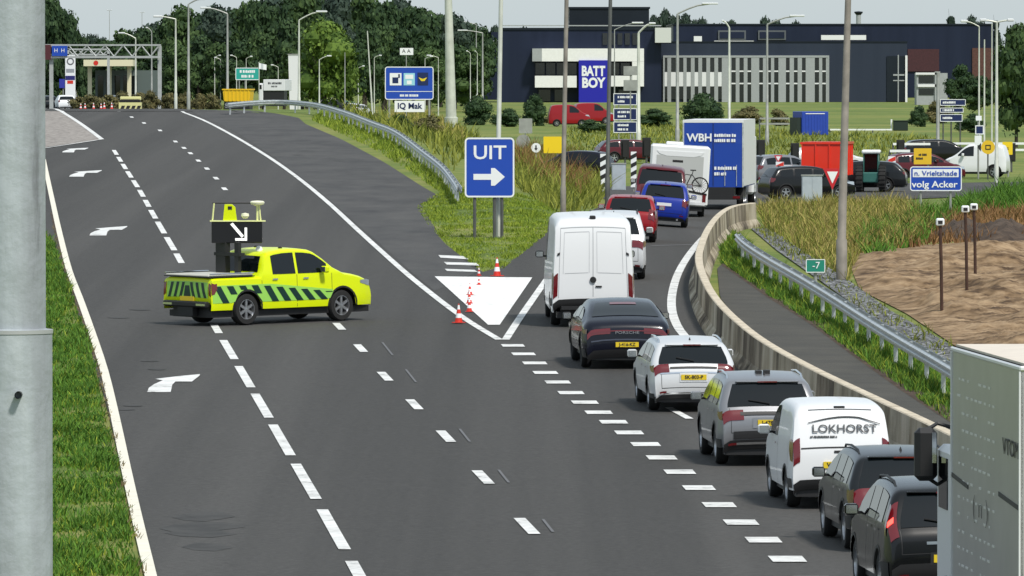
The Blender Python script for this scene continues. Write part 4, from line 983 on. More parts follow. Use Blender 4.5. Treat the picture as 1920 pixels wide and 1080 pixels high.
lamp(1152, 56, 3, 'lamp post with long right arm in front of the dark roof box', D=300, arm=(1206, 43), m=POLE)
lamp(1197, 62, 8, 'pale lamp post touching the right side of the destination boards', D=256, arm=(1229, 44), m=POLEW)
lamp(1270, 26, 7, 'lamp post with long right arm rising behind the white motorhome', D=258, arm=(1346, 7), m=POLE)
lamp(1367, 52, 6, 'lamp post with short hooked arm behind the blue lorry', D=300, arm=(1352, 39), m=POLEW)
lamp(1438, 46, 6, 'lamp post with right arm right of the blue lorry', D=250, arm=(1508, 30), m=POLE)
lamp(1578, -100, 17, 'thick brown grey pole in the weeds in front of the red trailer', by=526, m=POLEB, tx=1592, w1=11)
lamp(1758, 136, 7, 'pale post carrying the navy direction boards', D=212, m=POLE, w1=6)
lamp(1835, 50, 4, 'thin left pole of the cluster near the right edge', D=200, arm=(1800, 40), m=POLEW)
lamp(1845, 74, 4, 'thin middle pole of the cluster near the right edge', D=190, m=POLEW)
lamp(1868, 42, 7, 'pale lamp post of the cluster near the right edge with arms to both sides', D=170, arm=(1836, 38), twin=True, m=POLEW)
lamp(1859, 44, 3.5, 'thin pole against the right hand tree', D=210, m=POLEW)
lamp(905, 62, 4, 'lamp post with left arm between the white mast and the navy hall', D=420, arm=(858, 57), m=POLE)
lamp(893, 46, 3, 'lamp post whose head sits just right of the white mast', D=470, arm=(858, 41), m=POLE)
for i, (x, t, ax) in enumerate(((403, 104, 415), (414, 108, 402), (444, 104, 432), (462, 106, 474), (522, 122, 508), (622, 122, 634), (672, 124, 684), (702, 104, 716), (822, 104, 800), (797, 106, 812), (882, 96, 874), (895, 96, 890))):
    lamp(x, t + 4, 2, 'small distant street lamp standing in front of the dark wood', D=430 - i * 3, arm=(ax, t), m=POLEW, group='small distant street lamps')
# ---------------------------------------------------------------- signs
def posts(r, xs, z, w=.05, m=POLE, y=.06):
    for x in xs:
        g = MB(); g.tube([(x, y, -.1), (x, y, z)], w, m, 8); g.build('post', r, 40)
S = Site(918, 0, hit(918, 447)); S.D = S.loc.y / K; S.k = 1 / scale_at(S.loc)
r = thing('exit_sign', 'large blue exit sign with the word UIT and a white right arrow', 'road sign', S.loc)
W_, H_ = 93 * S.k, 112 * S.k; zc = S.Z(314)
g = MB(); g.prism(rrect(W_, H_, .14, 5, 0, zc), -.03, .03, SIGNBLUE); bd = g.build('board', r)
g = MB(); ring(g, W_, H_, .14, .055, -.037, -.031, SIGNWHITE, 0, zc); g.build('border', bd)
text('UIT', .66, SIGNWHITE, 'lettering', bd, (.0, -.036, S.Z(287)), ext=.004, bold=.008, sx=1.12)
g = MB(); g.prism([(-.55, zc - .42), (.05, zc - .42), (.05, zc - .62), (.18, zc - .62), (.52, zc - .32), (.18, zc - .02), (.05, zc - .02), (.05, zc - .22), (-.55, zc - .22)], -.038, -.031, SIGNWHITE); g.build('arrow', bd)
posts(r, (S.X(890), S.X(927), S.X(941)), zc, .055, POLED)
def board(name, label, D, x0, x1, y0, y1, m, border=None, rad=.08, post_x=None, txt=(), cat='road sign', pm=POLE, group=None, loc_y=None, bw=.05, th=.05, pw=.05):
    cx = (x0 + x1) / 2; S = Site(cx, D); r = thing(name, label, cat, S.loc, group=group)
    w_, h_ = (x1 - x0) * S.k, (y1 - y0) * S.k; zc = S.Z((y0 + y1) / 2)
    g = MB(); g.prism(rrect(w_, h_, min(rad, h_ * .3), 4, 0, zc), -th / 2, th / 2, m); b = g.build('board', r)
    if border: g = MB(); ring(g, w_, h_, min(rad, h_ * .3), bw, -th / 2 - .008, -th / 2 - .001, border, 0, zc); g.build('border', b)
    for t_ in txt:
        if t_[0] == '#': blobs(S.X(t_[1]), S.X(t_[2]), S.Z(t_[3]), t_[4] * S.k, t_[5], b, -th / 2 - .004); continue
        s_, tx, ty, size, tm = t_[:5]
        text(s_, size * S.k, tm, 'lettering', b, (S.X(tx), -th / 2 - .012, S.Z(ty)), ext=.004, bold=t_[6] if len(t_) > 6 else 0, sx=t_[5] if len(t_) > 5 else 1)
    if post_x is None: post_x = (x0 + (x1 - x0) * .15, x1 - (x1 - x0) * .15)
    posts(r, [S.X(p) for p in post_x], zc, pw, pm, .08)
    return r, S, b
r, S, b = board('service_sign', 'large blue service sign with three square symbols and a white panel below', 300, 722, 813, 125, 187, SIGNBLUE, SIGNWHITE, .25, (730, 805), (('#', 750, 785, 179, 4, SIGNWHITE),), bw=.08, pw=.1)
def patch(b, S, x0, x1, y0, y1, m, name, off=.045):
    g = MB(); g.box(S.X(x0), S.X(x1), -off, -off + .012, S.Z(y1), S.Z(y0), m); return g.build(name, b)
TEALW = mat('sign_teal', (.30, .62, .72), .4); NAVY = mat('sign_navy', (.008, .02, .09), .4); YLO = mat('symbol_yellow', (.8, .6, .02), .5)
patch(b, S, 731, 753, 137, 160, SIGNWHITE, 'symbol_panel'); patch(b, S, 757, 778, 137, 160, TEALW, 'symbol_panel'); patch(b, S, 783, 803, 136, 160, NAVY, 'symbol_panel')
patch(b, S, 724, 811, 171, 172, SIGNWHITE, 'rule')
g = MB(); g.box(S.X(736), S.X(747), -.06, -.05, S.Z(156), S.Z(145), NAVY); g.box(S.X(747), S.X(750), -.06, -.05, S.Z(146), S.Z(139), NAVY); g.build('symbol', b)
g = MB(); g.box(S.X(760), S.X(775), -.06, -.05, S.Z(148), S.Z(140), SIGNWHITE); g.box(S.X(763), S.X(772), -.06, -.05, S.Z(158), S.Z(151), SIGNWHITE); g.build('symbol', b)
g = MB(); g.prism([(S.X(785), S.Z(145)), (S.X(793), S.Z(148)), (S.X(801), S.Z(145)), (S.X(796), S.Z(152)), (S.X(790), S.Z(152))], -.06, -.05, YLO); g.build('symbol', b)
patch(b, S, 740, 796, 189, 210, SIGNWHITE, 'lower_panel', .03); text('IQ Mak', 15 * S.k, NAVY, 'lettering', b, (S.X(768), -.05, S.Z(199)), bold=.02)
TEAL = mat('sign_green_teal', (.02, .36, .30), .45)
board('direction_sign', 'teal green direction sign above the yellow container', 290, 442, 487, 127, 150, TEAL, SIGNWHITE, .1, (449, 460), (('#', 450, 480, 134, 5, SIGNWHITE), ('#', 453, 476, 143, 5, SIGNWHITE)), bw=.06)
board('info_sign', 'small white two letter sign high in front of the wood', 330, 750, 775, 90, 103, SIGNWHITE, None, .02, (762,), (('A A', 762, 96, 10, BLACK),))
board('yellow_sign', 'plain yellow square sign in the weeds right of the exit sign', 190, 1019, 1053, 256, 287, SIGNYELLOW, None, .03, (1045,), pm=POLE)
board('info_sign', 'grey back of a tall leaning sign left of the yellow square sign', 230, 973, 998, 222, 250, POLE, None, .05, (985,))
g = MB(); S = Site(981, 225); r = thing('round_sign', 'grey back of a round sign left of the yellow square sign', 'road sign', S.loc)
g.lathe([(13 * S.k, -.02), (13 * S.k, .02), (0, .02)], POLE, 20, 'y', Matrix.Translation((0, 0, S.Z(265)))); g.lathe([(0, -.02), (13 * S.k, -.02)], POLE, 20, 'y', Matrix.Translation((0, 0, S.Z(265)))); g.build('disc', r); posts(r, (0,), S.Z(265), .04)
S = Site(1005, 190); r = thing('round_sign', 'small white roundel with a black arrow just left of the yellow square sign', 'road sign', S.loc)
g = MB(); g.lathe([(0, -.03), (9 * S.k, -.03), (9 * S.k, .02)], SIGNWHITE, 18, 'y', Matrix.Translation((0, 0, S.Z(277)))); d = g.build('disc', r); g = MB(); z = S.Z(277); g.prism([(-.04, z + .15), (.04, z + .15), (.04, z - .02), (.1, z - .02), (0, z - .17), (-.1, z - .02), (-.04, z - .02)], -.045, -.035, BLACK); g.build('arrow', d); posts(r, (0,), z, .035)
# destination boards
for i, (y0, y1, m_, lab) in enumerate(((124, 141, POLE, 'plain grey topmost board of the destination boards'), (150, 170, POLE, 'plain grey second board of the destination boards'))):
    board('direction_board', lab, 243 - i, 1169, 1195, y0, y1, m_, None, .02, (1182,))
for i, (y0, y1, a_, c_) in enumerate(((175, 197, 'Utrecht', 'upper'), (203, 225, 'Nieuwegein', 'middle'), (228, 249, 'Lage Weide', 'lowest'))):
    board('direction_board', '%s navy direction board with white writing left of the pale lamp post' % c_, 244 - i, 1150, 1194, y0, y1, NAVY, SIGNWHITE, .05, (1160, 1188), (('#', 1158, 1186 - 4 * i, (y0 + y1) / 2 - 4, 4, SIGNWHITE), ('#', 1158, 1172 + 3 * i, (y0 + y1) / 2 + 4, 4, SIGNWHITE)), bw=.05)
for i, (y0, y1, x1, c_) in enumerate(((186, 198, 1810, 'top'), (202, 211, 1806, 'middle'), (214, 228, 1804, 'bottom'))):
    board('direction_board', '%s navy direction board on the pale post near the right edge' % c_, 211 - i, 1762, x1, y0, y1, NAVY, SIGNWHITE, .04, (1768, 1783, 1800), (('#', 1767, 1792 - 3 * i, (y0 + y1) / 2, 4, SIGNWHITE),), bw=.04, pm=POLED)
r, S, b = board('name_sign', 'blue sign with a white upper band, among the weeds above the sand plot', 130, 1706, 1803, 312, 358, SIGNBLUE, SIGNWHITE, .12, (1726, 1782), (('volg Acker', 1752, 346, 17, SIGNWHITE, 1.15, .006),), bw=.04)
patch(b, S, 1711, 1797, 317, 332, SIGNWHITE, 'white_band', .032); text('n. Vrieltshade', 13 * S.k, SIGNBLUE, 'lettering', b, (S.X(1754), -.05, S.Z(325)), sx=1.12, bold=.003)
board('yellow_sign', 'orange yellow information board behind the blue name sign', 160, 1713, 1746, 278, 308, mat('sign_ochre', (.75, .48, .02), .5), None, .03, (1740,), (('#', 1722, 1738, 290, 4, BLACK), ('#', 1717, 1732, 297, 4, BLACK)))
board('yellow_sign', 'small yellow sign at the far right above the white van', 180, 1879, 1898, 266, 290, SIGNYELLOW, None, .03, (1890,), (('=', 1888, 279, 12, BLACK),))
S = Site(1852, 176); r = thing('round_sign', 'round orange yellow sign with a black symbol and pointed left edge near the right poles', 'road sign', S.loc)
g = MB(); z = S.Z(276); OC = mat('sign_ochre', (.75, .48, .02), .5); g.lathe([(0, -.03), (13 * S.k, -.03), (13 * S.k, .02)], OC, 18, 'y', Matrix.Translation((0, 0, z))); d = g.build('disc', r); g = MB(); g.prism([(-13 * S.k, z + .25), (-20 * S.k, z), (-13 * S.k, z - .25)], -.03, .02, BLACK); ring(g, 10 * S.k, 9 * S.k, .02, .05, -.045, -.035, BLACK, 0, z); g.build('symbol', d); posts(r, (0,), z, .04, POLED)
S = Site(1834, 178)
for i, (y0, y1, m_) in enumerate(((217, 226, SIGNWHITE), (235, 252, NAVY), (254, 272, SIGNWHITE))):
    board('traffic_light' if 0 else 'small_sign', ('small white plate', 'small navy and white plate', 'larger white plate')[i] + ' on the thin post left of the round orange sign', 179 - i, 1829 - i, 1840 + (i == 1) * 4, y0, y1, m_, SIGNWHITE if i == 1 else None, .03, (1834,))
TS = mat('sign_small_teal', (.01, .22, .15), .45)
board('small_sign', 'small teal sign with a white arrow by the right guardrail', 90.5, 1511, 1547, 486, 511, TS, SIGNWHITE, .03, (1529,), (('-7', 1530, 498, 18, SIGNWHITE),), bw=.02)
# yield triangles
def yield_sign(label, D, x0, x1, y0, y1, tilt=0):
    cx = (x0 + x1) / 2; S = Site(cx, D); r = thing('yield_sign', label, 'road sign', S.loc); z0, z1 = S.Z(y1), S.Z(y0); h = (x1 - x0) / 2 * S.k
    g = MB(); g.prism([(-h, z1), (0, z0), (h, z1)], -.02, .02, mat('sign_red', (.55, .02, .03), .4)); b = g.build('board', r); m_ = (z0 + z1) / 2 + (z1 - z0) * .12; g = MB(); g.prism([(-h * .58, z1 - (z1 - z0) * .14), (0, z0 + (z1 - z0) * .30), (h * .58, z1 - (z1 - z0) * .14)], -.03, -.021, SIGNWHITE); g.build('panel', b); posts(r, (0,), z0 + .1, .035)
yield_sign('red and white give way triangle in front of the red trailer', 141, 1543, 1578, 316, 356)
yield_sign('small give way triangle between the blue lorry and the red trailer', 165, 1451, 1467, 291, 306)
# ---------------------------------------------------------------- cones
CR = mat('cone_red', (.62, .03, .015), .45)
def cone_mesh():
    g = MB(); g.box(-.21, .21, -.21, .21, 0, .035, CR, bev=.01)
    P = [(.155, .035), (.125, .20), (.125, .20), (.092, .37), (.092, .37), (.062, .53), (.062, .53), (.032, .70), (.03, .75), (0, .75)]
    for a, b, m_ in ((0, 2, CR), (2, 4, SIGNWHITE), (4, 6, CR), (6, 8, SIGNWHITE), (7, 10, CR)): g.lathe(P[a:b + (0 if b == 10 else 0)] if 0 else P[a:min(b, 10)], m_, 18)
    return g.mesh('traffic_cone', 35)
cm = cone_mesh()
for x, y, hpx, lab in ((860, 609, 36, 'nearest cone on the white line left of the solid white triangle'), (880, 588, 26, 'second nearest cone on the left edge of the white triangle'), (880, 572, 24, 'third cone on the white triangle, counted from the near one'), (881, 556, 22, 'fourth cone on the white triangle, counted from the near one'), (898, 537, 15, 'small cone at the top edge of the white triangle'), (898, 520, 16, 'small cone by the three white stripes'), (932, 521, 35, 'cone at the tip of the grass nose')):
    p = hit(x, y); o = link('traffic_cone', cm, None, (p.x, p.y, p.z + .05)); f = hpx / scale_at(p) / .75; o.scale = (f, f, f); o.rotation_euler = (0, 0, x * .1); tag(o, 'red and white ' + lab, 'cone', 'cones on the exit nose')
for i, (x, D) in enumerate(((176, 222), (190, 228), (160, 226), (196, 218), (210, 219), (152, 232))):
    p = gp(x, D); o = link('traffic_cone', cm, None, p + Vector((0, 0, .05))); o.scale = (.62, .62, .62); tag(o, 'distant orange cone at the road crest under the gantry', 'cone', 'distant cones at the road crest')
# ---------------------------------------------------------------- sand plot posts
RUST = mat('rusty_iron', (.055, .025, .015), .8, var=.3, vscale=5)
for x, t, b, lab in ((1766, 412, 597, 'nearest rusty post with white cap in the sand plot'), (1813, 388, 553, 'left one of the two far rusty posts with white caps in the sand'), (1829, 384, 530, 'right one of the two far rusty posts with white caps in the sand')):
    p = hit(x, b); k = 1 / scale_at(p); h = (b - t) * k; r = thing('marker_post', lab, 'post', p, group='capped posts in the sand plot')
    g = MB(); g.tube([(0, 0, -.1), (-.02, 0, h * .55), (-.05, 0, h - .12)], .045, RUST, 8); g.build('shaft', r); g = MB(); g.box(-.16, .06, -.1, .1, h - .16, h + .04, SIGNWHITE, bev=.03); g.box(-.11, .01, -.11, -.10, h - .11, h - .02, BLACK); g.build('cap', r)
# ---------------------------------------------------------------- motorhome, lorries, tractor
def site_thing(name, label, cat, px, D, head, group=None):
    p = gp(px, D); p.z += .035; r = thing(name, label, cat, p, group=group); orient(r, head); return r
def add_wheels(r, xs, hw, rad, wd=.24, spokes=6, dark=False):
    ty, rm = wheel_meshes(rad, wd, spokes, dark)
    for x in xs:
        for sd_ in (1, -1):
            o = link('wheel', ty, r, (x, sd_ * (hw - wd / 2), rad)); o.rotation_euler = (0, 0, 0 if sd_ > 0 else math.pi); link('rim', rm, o)
r = site_thing('motorhome', 'white motorhome with a black bicycle on its back wall', 'motorhome', 1269, 129, 1)
g = MB(); g.box(0, 6.4, -1.2, 1.2, .45, 2.86, P_WHITE, bev=.08); g.box(5.6, 7.2, -1.05, 1.05, .4, 1.6, P_WHITE, bev=.2); g.box(.1, 6.8, -1, 1, .25, .5, BLACK); g.build('body', r)
LG_ = mat('motorhome_grey', (.45, .46, .45), .5)
g = MB(); g.prism([(-.95, 2.62), (.95, 2.62), (.85, 2.5), (.55, 2.42), (-.55, 2.42), (-.85, 2.5)], -.02, .005, WHITE, axis='x'); g.box(-.012, .004, -.95, .95, 1.25, 2.45, LG_); g.build('rear_panel', r)
g = MB(); g.box(-.02, -.01, -.12, .3, 2.18, 2.27, BLACK); g.build('window', r)
g = MB(); g.box(.6, 1.3, -.1, .6, 2.84, 3.0, WHITE, bev=.04); g.build('roof_hatch', r)
g = MB(); g.prism([(-1.15, .98), (-.3, 1.10), (-.3, 1.02), (-1.15, .90)], -.02, .0, BLACK, axis='x'); g.box(-.02, .0, -1.1, 1.1, .5, .62, WHITE); g.build('rear_trim', r)
for sd_ in (1, -1): g = MB(); g.box(-.02, .01, *sorted((sd_ * .98, sd_ * 1.12)), .62, .95, TAIL); g.build('tail_light', r)
add_wheels(r, (1.6, 5.6), 1.1, .33)
bk = site_thing('bicycle', 'black bicycle hanging on the back wall of the white motorhome', 'bicycle', 1287, 128.7, 1)
def bike(r, z0=.95, scale=1., m=BLACK, yc=0):
    for y in (-.5, .5):
        g = MB(); M = Matrix.Translation((-.06, yc + y * scale, z0 + .34 * scale)); n = 20
        pts = [(0, math.cos(2 * math.pi * k / n) * .33 * scale, math.sin(2 * math.pi * k / n) * .33 * scale) for k in range(n + 1)]
        g.tube(pts, .028, RUBBER, 6, M=M)
        for k in range(8):
            a_ = math.pi * k / 8; g.tube([(0, math.cos(a_) * .32 * scale, math.sin(a_) * .32 * scale), (0, -math.cos(a_) * .32 * scale, -math.sin(a_) * .32 * scale)], .006, m, 4, M=M)
        g.build('wheel', r)
    f = lambda y, z: (-.06, yc + y * scale, z0 + z * scale)
    g = MB(); 
    for a_, b_ in (((-.5, .34), (-.15, .80)), ((-.15, .80), (.05, .36)), ((.05, .36), (-.5, .34)), ((-.15, .76), (.38, .82)), ((.05, .36), (.38, .74)), ((.5, .34), (.36, .95))): g.tube([f(*a_), f(*b_)], .022, m, 6)
    g.build('frame', r)
    g = MB(); g.tube([f(-.17, .80), f(-.2, .95)], .016, m, 6); g.box(-.10, -.02, yc + -.32 * scale, yc + -.08 * scale, z0 + .94 * scale, z0 + .99 * scale, m, bev=.01); g.build('saddle', r)
    g = MB(); g.tube([f(.36, .95), f(.34, 1.02)], .018, m, 6); g.tube([(-.25, yc + .34 * scale, z0 + 1.02 * scale), (.05, yc + .34 * scale, z0 + 1.02 * scale)], .016, m, 6); g.build('handlebar', r)
bike(bk, .95, .98)
LB = paint('lorry_blue', (.012, .055, .34), 0, .4)
r = site_thing('lorry', 'blue box lorry with white WBH lettering on its rear doors', 'lorry', 1337, 136.5, 5)
g = MB(); g.box(0, 9, -1.28, 1.28, .95, 3.78, LB); g.box(-.01, 9.01, -1.3, 1.3, 3.70, 3.82, WHITE); g.box(.0, 9, -1.30, -1.283, 1.0, 3.7, WHITE); 
for y in (-1.3, 1.24): g.box(-.02, .03, y, y + .06, .95, 3.7, STEEL)
g.build('cargo_box', r)
g = MB(); g.box(-.02, -.005, -.01, .01, 1, 3.68, BLACK)
for y in (-1.0, -.5, .5, 1.0): g.tube([(-.03, y, 1.0), (-.03, y, 1.9)], .015, STEEL, 5)
g.build('door_bars', r)
Rr = (math.pi / 2, 0, -math.pi / 2)
text('WBH', .46, SIGNWHITE, 'lettering', r, (-.03, .58, 3.05), Rr, .005, .012); blobs(-.05, -1.0, 3.16, .13, SIGNWHITE, r, -.024, 'x'); blobs(-.05, -1.05, 2.94, .13, SIGNWHITE, r, -.024, 'x')
blobs(-.05, -1.0, 1.76, .13, SIGNWHITE, r, -.024, 'x'); blobs(-.05, -.6, 1.52, .13, SIGNWHITE, r, -.024, 'x')
g = MB(); g.box(.0, 9, -.9, .9, .6, .95, BLACK); g.box(-.1, .02, -1.2, 1.2, .42, .6, BLACK); g.box(-.12, -.1, -1.15, -.85, .47, .57, TAIL); g.box(-.12, -.1, .85, 1.15, .47, .57, TAIL); g.build('chassis', r)
g = MB(); g.box(9.4, 11.4, -1.22, 1.22, .5, 3.1, WHITE, bev=.1); g.build('cab', r); add_wheels(r, (1.8, 3.1, 10.3), 1.22, .48, .3)
RT = paint('trailer_red', (.70, .035, .015), 0, .45)
r = site_thing('farm_trailer', 'bright red tipping trailer behind the tractor', 'trailer', 1542, 151, 9)
g = MB(); g.box(0, 3.8, -1.0, 1.0, 1.0, 2.55, RT, bev=.03)
for y in (-1.0, -.35, .3, .94): g.box(-.05, .01, y, y + .06, 1.0, 2.55, RT)
g.box(-.06, 3.85, -1.06, 1.06, 2.48, 2.58, RT)
for k in range(5): g.box(.2 + k * .8, .27 + k * .8, -1.06, -1.0, 1.0, 2.5, RT)
g.build('tipper_body', r); g = MB(); g.box(.1, 4.6, -.5, .5, .75, 1.0, RT); g.box(-.06, .0, -.9, .9, .7, .9, WHITE); g.build('chassis', r); add_wheels(r, (1.2, 2.2), .95, .45, .35, dark=True)
r = site_thing('tractor', 'tractor with white roof and teal wheel beside the red trailer', 'tractor', 1632, 157, 6); r.scale = (.66, .66, .78)
TG = mat('tractor_teal', (.03, .13, .11), .45)
g = MB(); g.box(.3, 1.7, -.55, .55, 1.2, 2.45, GLASS, bev=.08); 
for x, y in ((.32, -.53), (.32, .53), (1.68, -.53), (1.68, .53)): g.tube([(x, y, 1.0), (x, y, 2.5)], .05, TG, 6)
g.build('cab', r); g = MB(); g.box(.1, 1.85, -.68, .68, 2.42, 2.66, SIGNWHITE, bev=.08); g.build('roof', r)
g = MB(); g.box(.0, 1.6, -.6, .6, .6, 1.25, TG, bev=.06); g.box(1.6, 3.3, -.4, .4, .8, 1.65, TG, bev=.12); g.build('body', r)
for x, rad, wd in ((.55, .85, .5), (2.9, .55, .38)):
    for sd_ in (1, -1):
        g = MB(); h = wd / 2; g.lathe([(rad * .55, -h), (rad * .95, -h), (rad, -h * .6), (rad, h * .6), (rad * .95, h), (rad * .55, h)], RUBBER, 22, 'y'); g.lathe([(rad * .55, h * .6 * 1), (0, h * .4)], TG, 18, 'y'); g.lathe([(0, -h * .4), (rad * .55, -h * .6)], TG, 18, 'y')
        for k in range(20):
            g.box(-.05, .05, -h, h, rad - .02, rad + .04, RUBBER, Matrix.Rotation(2 * math.pi * k / 20, 4, 'Y'))
        o = g.build('wheel', r); o.location = (x, sd_ * .85, rad)
# side cars
B = body('smallvan', sx=.84, hw=.85, H=1.85, wr=.86)
vehicle('delivery_van', 'plain white van facing left near the right edge beyond the weeds', 'van', B, P_WHITE, 1890, 178, -78, wins=((1.75, 2.6),), mirrors=(2.3, 1.15), ant=False)
B = body('hatch', hw=.88, H=1.5)
vehicle('hatchback_car', 'dark car crossing left of the queue behind the chevron post', 'car', B, P_NAVY, 1146, 176, -70, wins=((.5, 1.1), (1.2, 2.0), (2.1, 2.9)), rearwin=(1.0, 1.4, .84, .8), tails=(.78, 1.0, .8, .2), mirrors=(2.5, 1.0))
vehicle('hatchback_car', 'black car on the side road between the blue lorry and the grey cabinet', 'car', B, P_BLACK, 1432, 148, 72, wins=((.5, 1.1), (1.2, 2.0), (2.1, 2.9)), rearwin=(1.0, 1.4, .84, .8), tails=(.78, 1.0, .8, .2), mirrors=(2.5, 1.0))
vehicle('hatchback_car', 'grey car on the side road just right of the blue lorry', 'car', B, P_GREY, 1405, 168, 55, wins=((.5, 1.1), (1.2, 2.0), (2.1, 2.9)), rearwin=(1.0, 1.4, .84, .8), tails=(.78, 1.0, .8, .2), mirrors=(2.5, 1.0))
vehicle('hatchback_car', 'dark red car half hidden between the tractor and the blue name sign', 'car', B, P_MAROON, 1660, 172, 80, wins=((.5, 1.1), (1.2, 2.0), (2.1, 2.9)), tails=(.78, 1.0, .8, .2), mirrors=(2.5, 1.0))
B = body('estate', hw=.9)
vehicle('estate_car', 'white car driving away beyond the crest at the far left', 'car', B, SIGNWHITE, 126, 325, -8, wins=(), rearwin=(1.0, 1.33, .86, .80), tails=(.83, .99, .8, .1), mirrors=None, ant=False)
vehicle('estate_car', 'dark car beyond the crest beside the big grey pole', 'car', B, P_DGREY, 92, 335, -8, wins=((.6, 1.25),), rearwin=(1.0, 1.33, .86, .80), tails=(.83, .99, .8, .1), mirrors=None, ant=False)
B = body('smallvan', hw=.95, H=2.2, wr=.88)
vehicle('red_van', 'bright red van left of the two parked before the white framed building', 'van', B, P_RED, 1028, 330, 86, wins=((2.05, 3.0),), mirrors=None, ant=False, group='red vans before the white framed building')
vehicle('red_van', 'bright red van right of the two parked before the white framed building', 'van', B, P_RED, 1075, 345, 80, wins=((2.05, 3.0),), mirrors=None, ant=False, group='red vans before the white framed building')
B = body('estate', hw=.9)
for i, (x, D, h_, c, lab) in enumerate(((655, 395, 25, P_SILVER, 'silver car beyond the left guardrail near the blue service sign'), (590, 400, 80, P_DGREY, 'dark car below the willow beyond the guardrail'), (620, 420, 85, paint('green', (.02, .10, .06)), 'green car below the willow beyond the guardrail'))):
    vehicle('parked_car', lab, 'car', B, c, x, D, h_, wins=((.6, 1.25), (1.33, 2.15), (2.25, 3.2)), rearwin=(1.0, 1.33, .86, .80), tails=(.83, .99, .8, .1), mirrors=None, ant=False)
# ---------------------------------------------------------------- small structures
B = body('estate', hw=.9)
for x, D, h_, c, lab in ((1478, 186, 80, P_SILVER, 'white car far along the side road left of the red trailer'), (1700, 158, -84, P_DGREY, 'dark car waiting behind the blue name sign'), (1690, 205, 84, P_BLACK, 'black car beyond the white rails right of the tractor'), (1118, 205, 78, P_MAROON, 'dark red car behind the rust brown weeds left of the destination boards')):
    vehicle('estate_car', lab, 'car', B, c, x, D, h_, wins=((.6, 1.25), (1.33, 2.15), (2.25, 3.2)), rearwin=(1.0, 1.33, .86, .80), tails=(.83, .99, .8, .1), mirrors=None, ant=False)
for i, (x, D, t, lab) in enumerate(((1172, 185, 262, 'left of the pale lamp post under the destination boards'), (1212, 178, 258, 'just right of the pale lamp post'), (1426, 175, 262, 'just right of the blue lorry'), (1490, 178, 268, 'left of the red trailer'), (1688, 186, 262, 'behind the orange yellow board'), (1896, 188, 268, 'at the far right beside the small yellow sign'))):
    S = Site(x, D); r = thing('traffic_light', 'black traffic light on a post ' + lab, 'traffic light', S.loc, group='traffic lights of the junction'); zt = S.Z(t)
    g = MB(); g.tube([(0, 0, -.1), (0, 0, zt - .9)], .06, POLED, 8); g.build('post', r, 40)
    g = MB(); g.box(-.24, .24, -.03, .03, zt - 1.1, zt, BLACK, bev=.02); q = g.build('backboard', r); g = MB(); g.box(-.13, .13, -.16, -.031, zt - 1.0, zt - .1, BLACK); g.build('lamp_housing', q)
for x, D, lab in ((1672, 168, 'white and red warning board left of the orange yellow board'), (1462, 158, 'white and red warning board left of the grey cabinet'), (1478, 152, 'second white and red warning board nearer the grey cabinet')):
    S = Site(x, D); r = thing('warning_board', lab, 'warning board', S.loc); zt = 1.5
    g = MB(); g.box(-.2, .2, -.02, .02, .4, zt, SIGNWHITE); q = g.build('board', r)
    for k in range(3): g = MB(); g.prism([(-.19, .45 + k * .35), (.19, .58 + k * .35), (.19, .76 + k * .35 if k < 2 else .9 + k * .3), (-.19, .62 + k * .35)], -.03, -.021, CR); g.build('stripe', q)
    posts(r, (0,), 1.4, .03)
CAB = mat('cabinet_grey', (.42, .47, .52), .5, .1, var=.08)
S = Site(1522, 143); r = thing('utility_cabinet', 'grey two door utility cabinet in front of the red trailer', 'cabinet', S.loc)
w_ = 19 * S.k; h_ = S.Z(329); g = MB(); g.box(-w_, w_, -.2, .2, 0, h_, CAB, bev=.015); g.box(-w_ - .03, w_ + .03, -.23, .23, h_ - .02, h_ + .04, POLE); g.build('body', r)
g = MB(); g.box(-w_ + .03, -.012, -.215, -.202, .06, h_ - .06, CAB); g.build('door', r); g = MB(); g.box(.012, w_ - .03, -.215, -.202, .06, h_ - .06, CAB); g.build('door', r)
S = Site(1160, 160); r = thing('utility_cabinet', 'pale grey cabinet left of the tall maroon people carrier', 'cabinet', S.loc)
g = MB(); g.box(-.35, .35, -.2, .2, 0, 1.35, CAB, bev=.015); g.box(-.38, .38, -.23, .23, 1.33, 1.39, POLE); g.build('body', r); g = MB(); g.box(-.31, .31, -.215, -.202, .06, 1.27, CAB); g.build('door', r)
for i, (x, D, lab) in enumerate(((1131, 150, 'black and white chevron post left of the pale cabinet'), (1188, 158, 'black and white chevron post right of the pale cabinet'))):
    S = Site(x, D); r = thing('chevron_post', lab, 'marker post', S.loc, group='black and white chevron posts'); g = MB(); g.box(-.14, .14, -.02, .02, .25, 2.0, SIGNWHITE)
    for k in range(4): g.prism([(-.14, .35 + k * .42), (.14, .50 + k * .42), (.14, .70 + k * .42), (-.14, .55 + k * .42)], -.03, -.021, BLACK)
    g.build('panel', r); posts(r, (0,), 1.9, .03)
def rails(label, D, x0, x1, ys, m=SIGNWHITE, step=4., name='white_rail'):
    S = Site((x0 + x1) / 2, D); r = thing(name, label, 'rail', S.loc)
    for y in ys: g = MB(); g.box(S.X(x0), S.X(x1), -.03, .03, S.Z(y) - .07, S.Z(y) + .07, m); g.build('rail', r)
    x = S.X(x0)
    while x <= S.X(x1) + .01: g = MB(); g.box(x - .06, x + .06, .03, .12, -.1, S.Z(ys[0]), POLED); g.build('post', r); x += step
rails('long white rail right of the tractor', 196, 1674, 1744, (270,))
rails('second lower white rail right of the tractor', 176, 1668, 1706, (283,))
rails('white rail with two boards behind the white van at the right edge', 205, 1770, 1960, (269, 281))
rails('thin pale fence rail across the green field', 300, 1556, 1672, (243,))
rails('thin pale fence behind the blue lorry', 262, 1424, 1480, (222, 232), m=POLE)
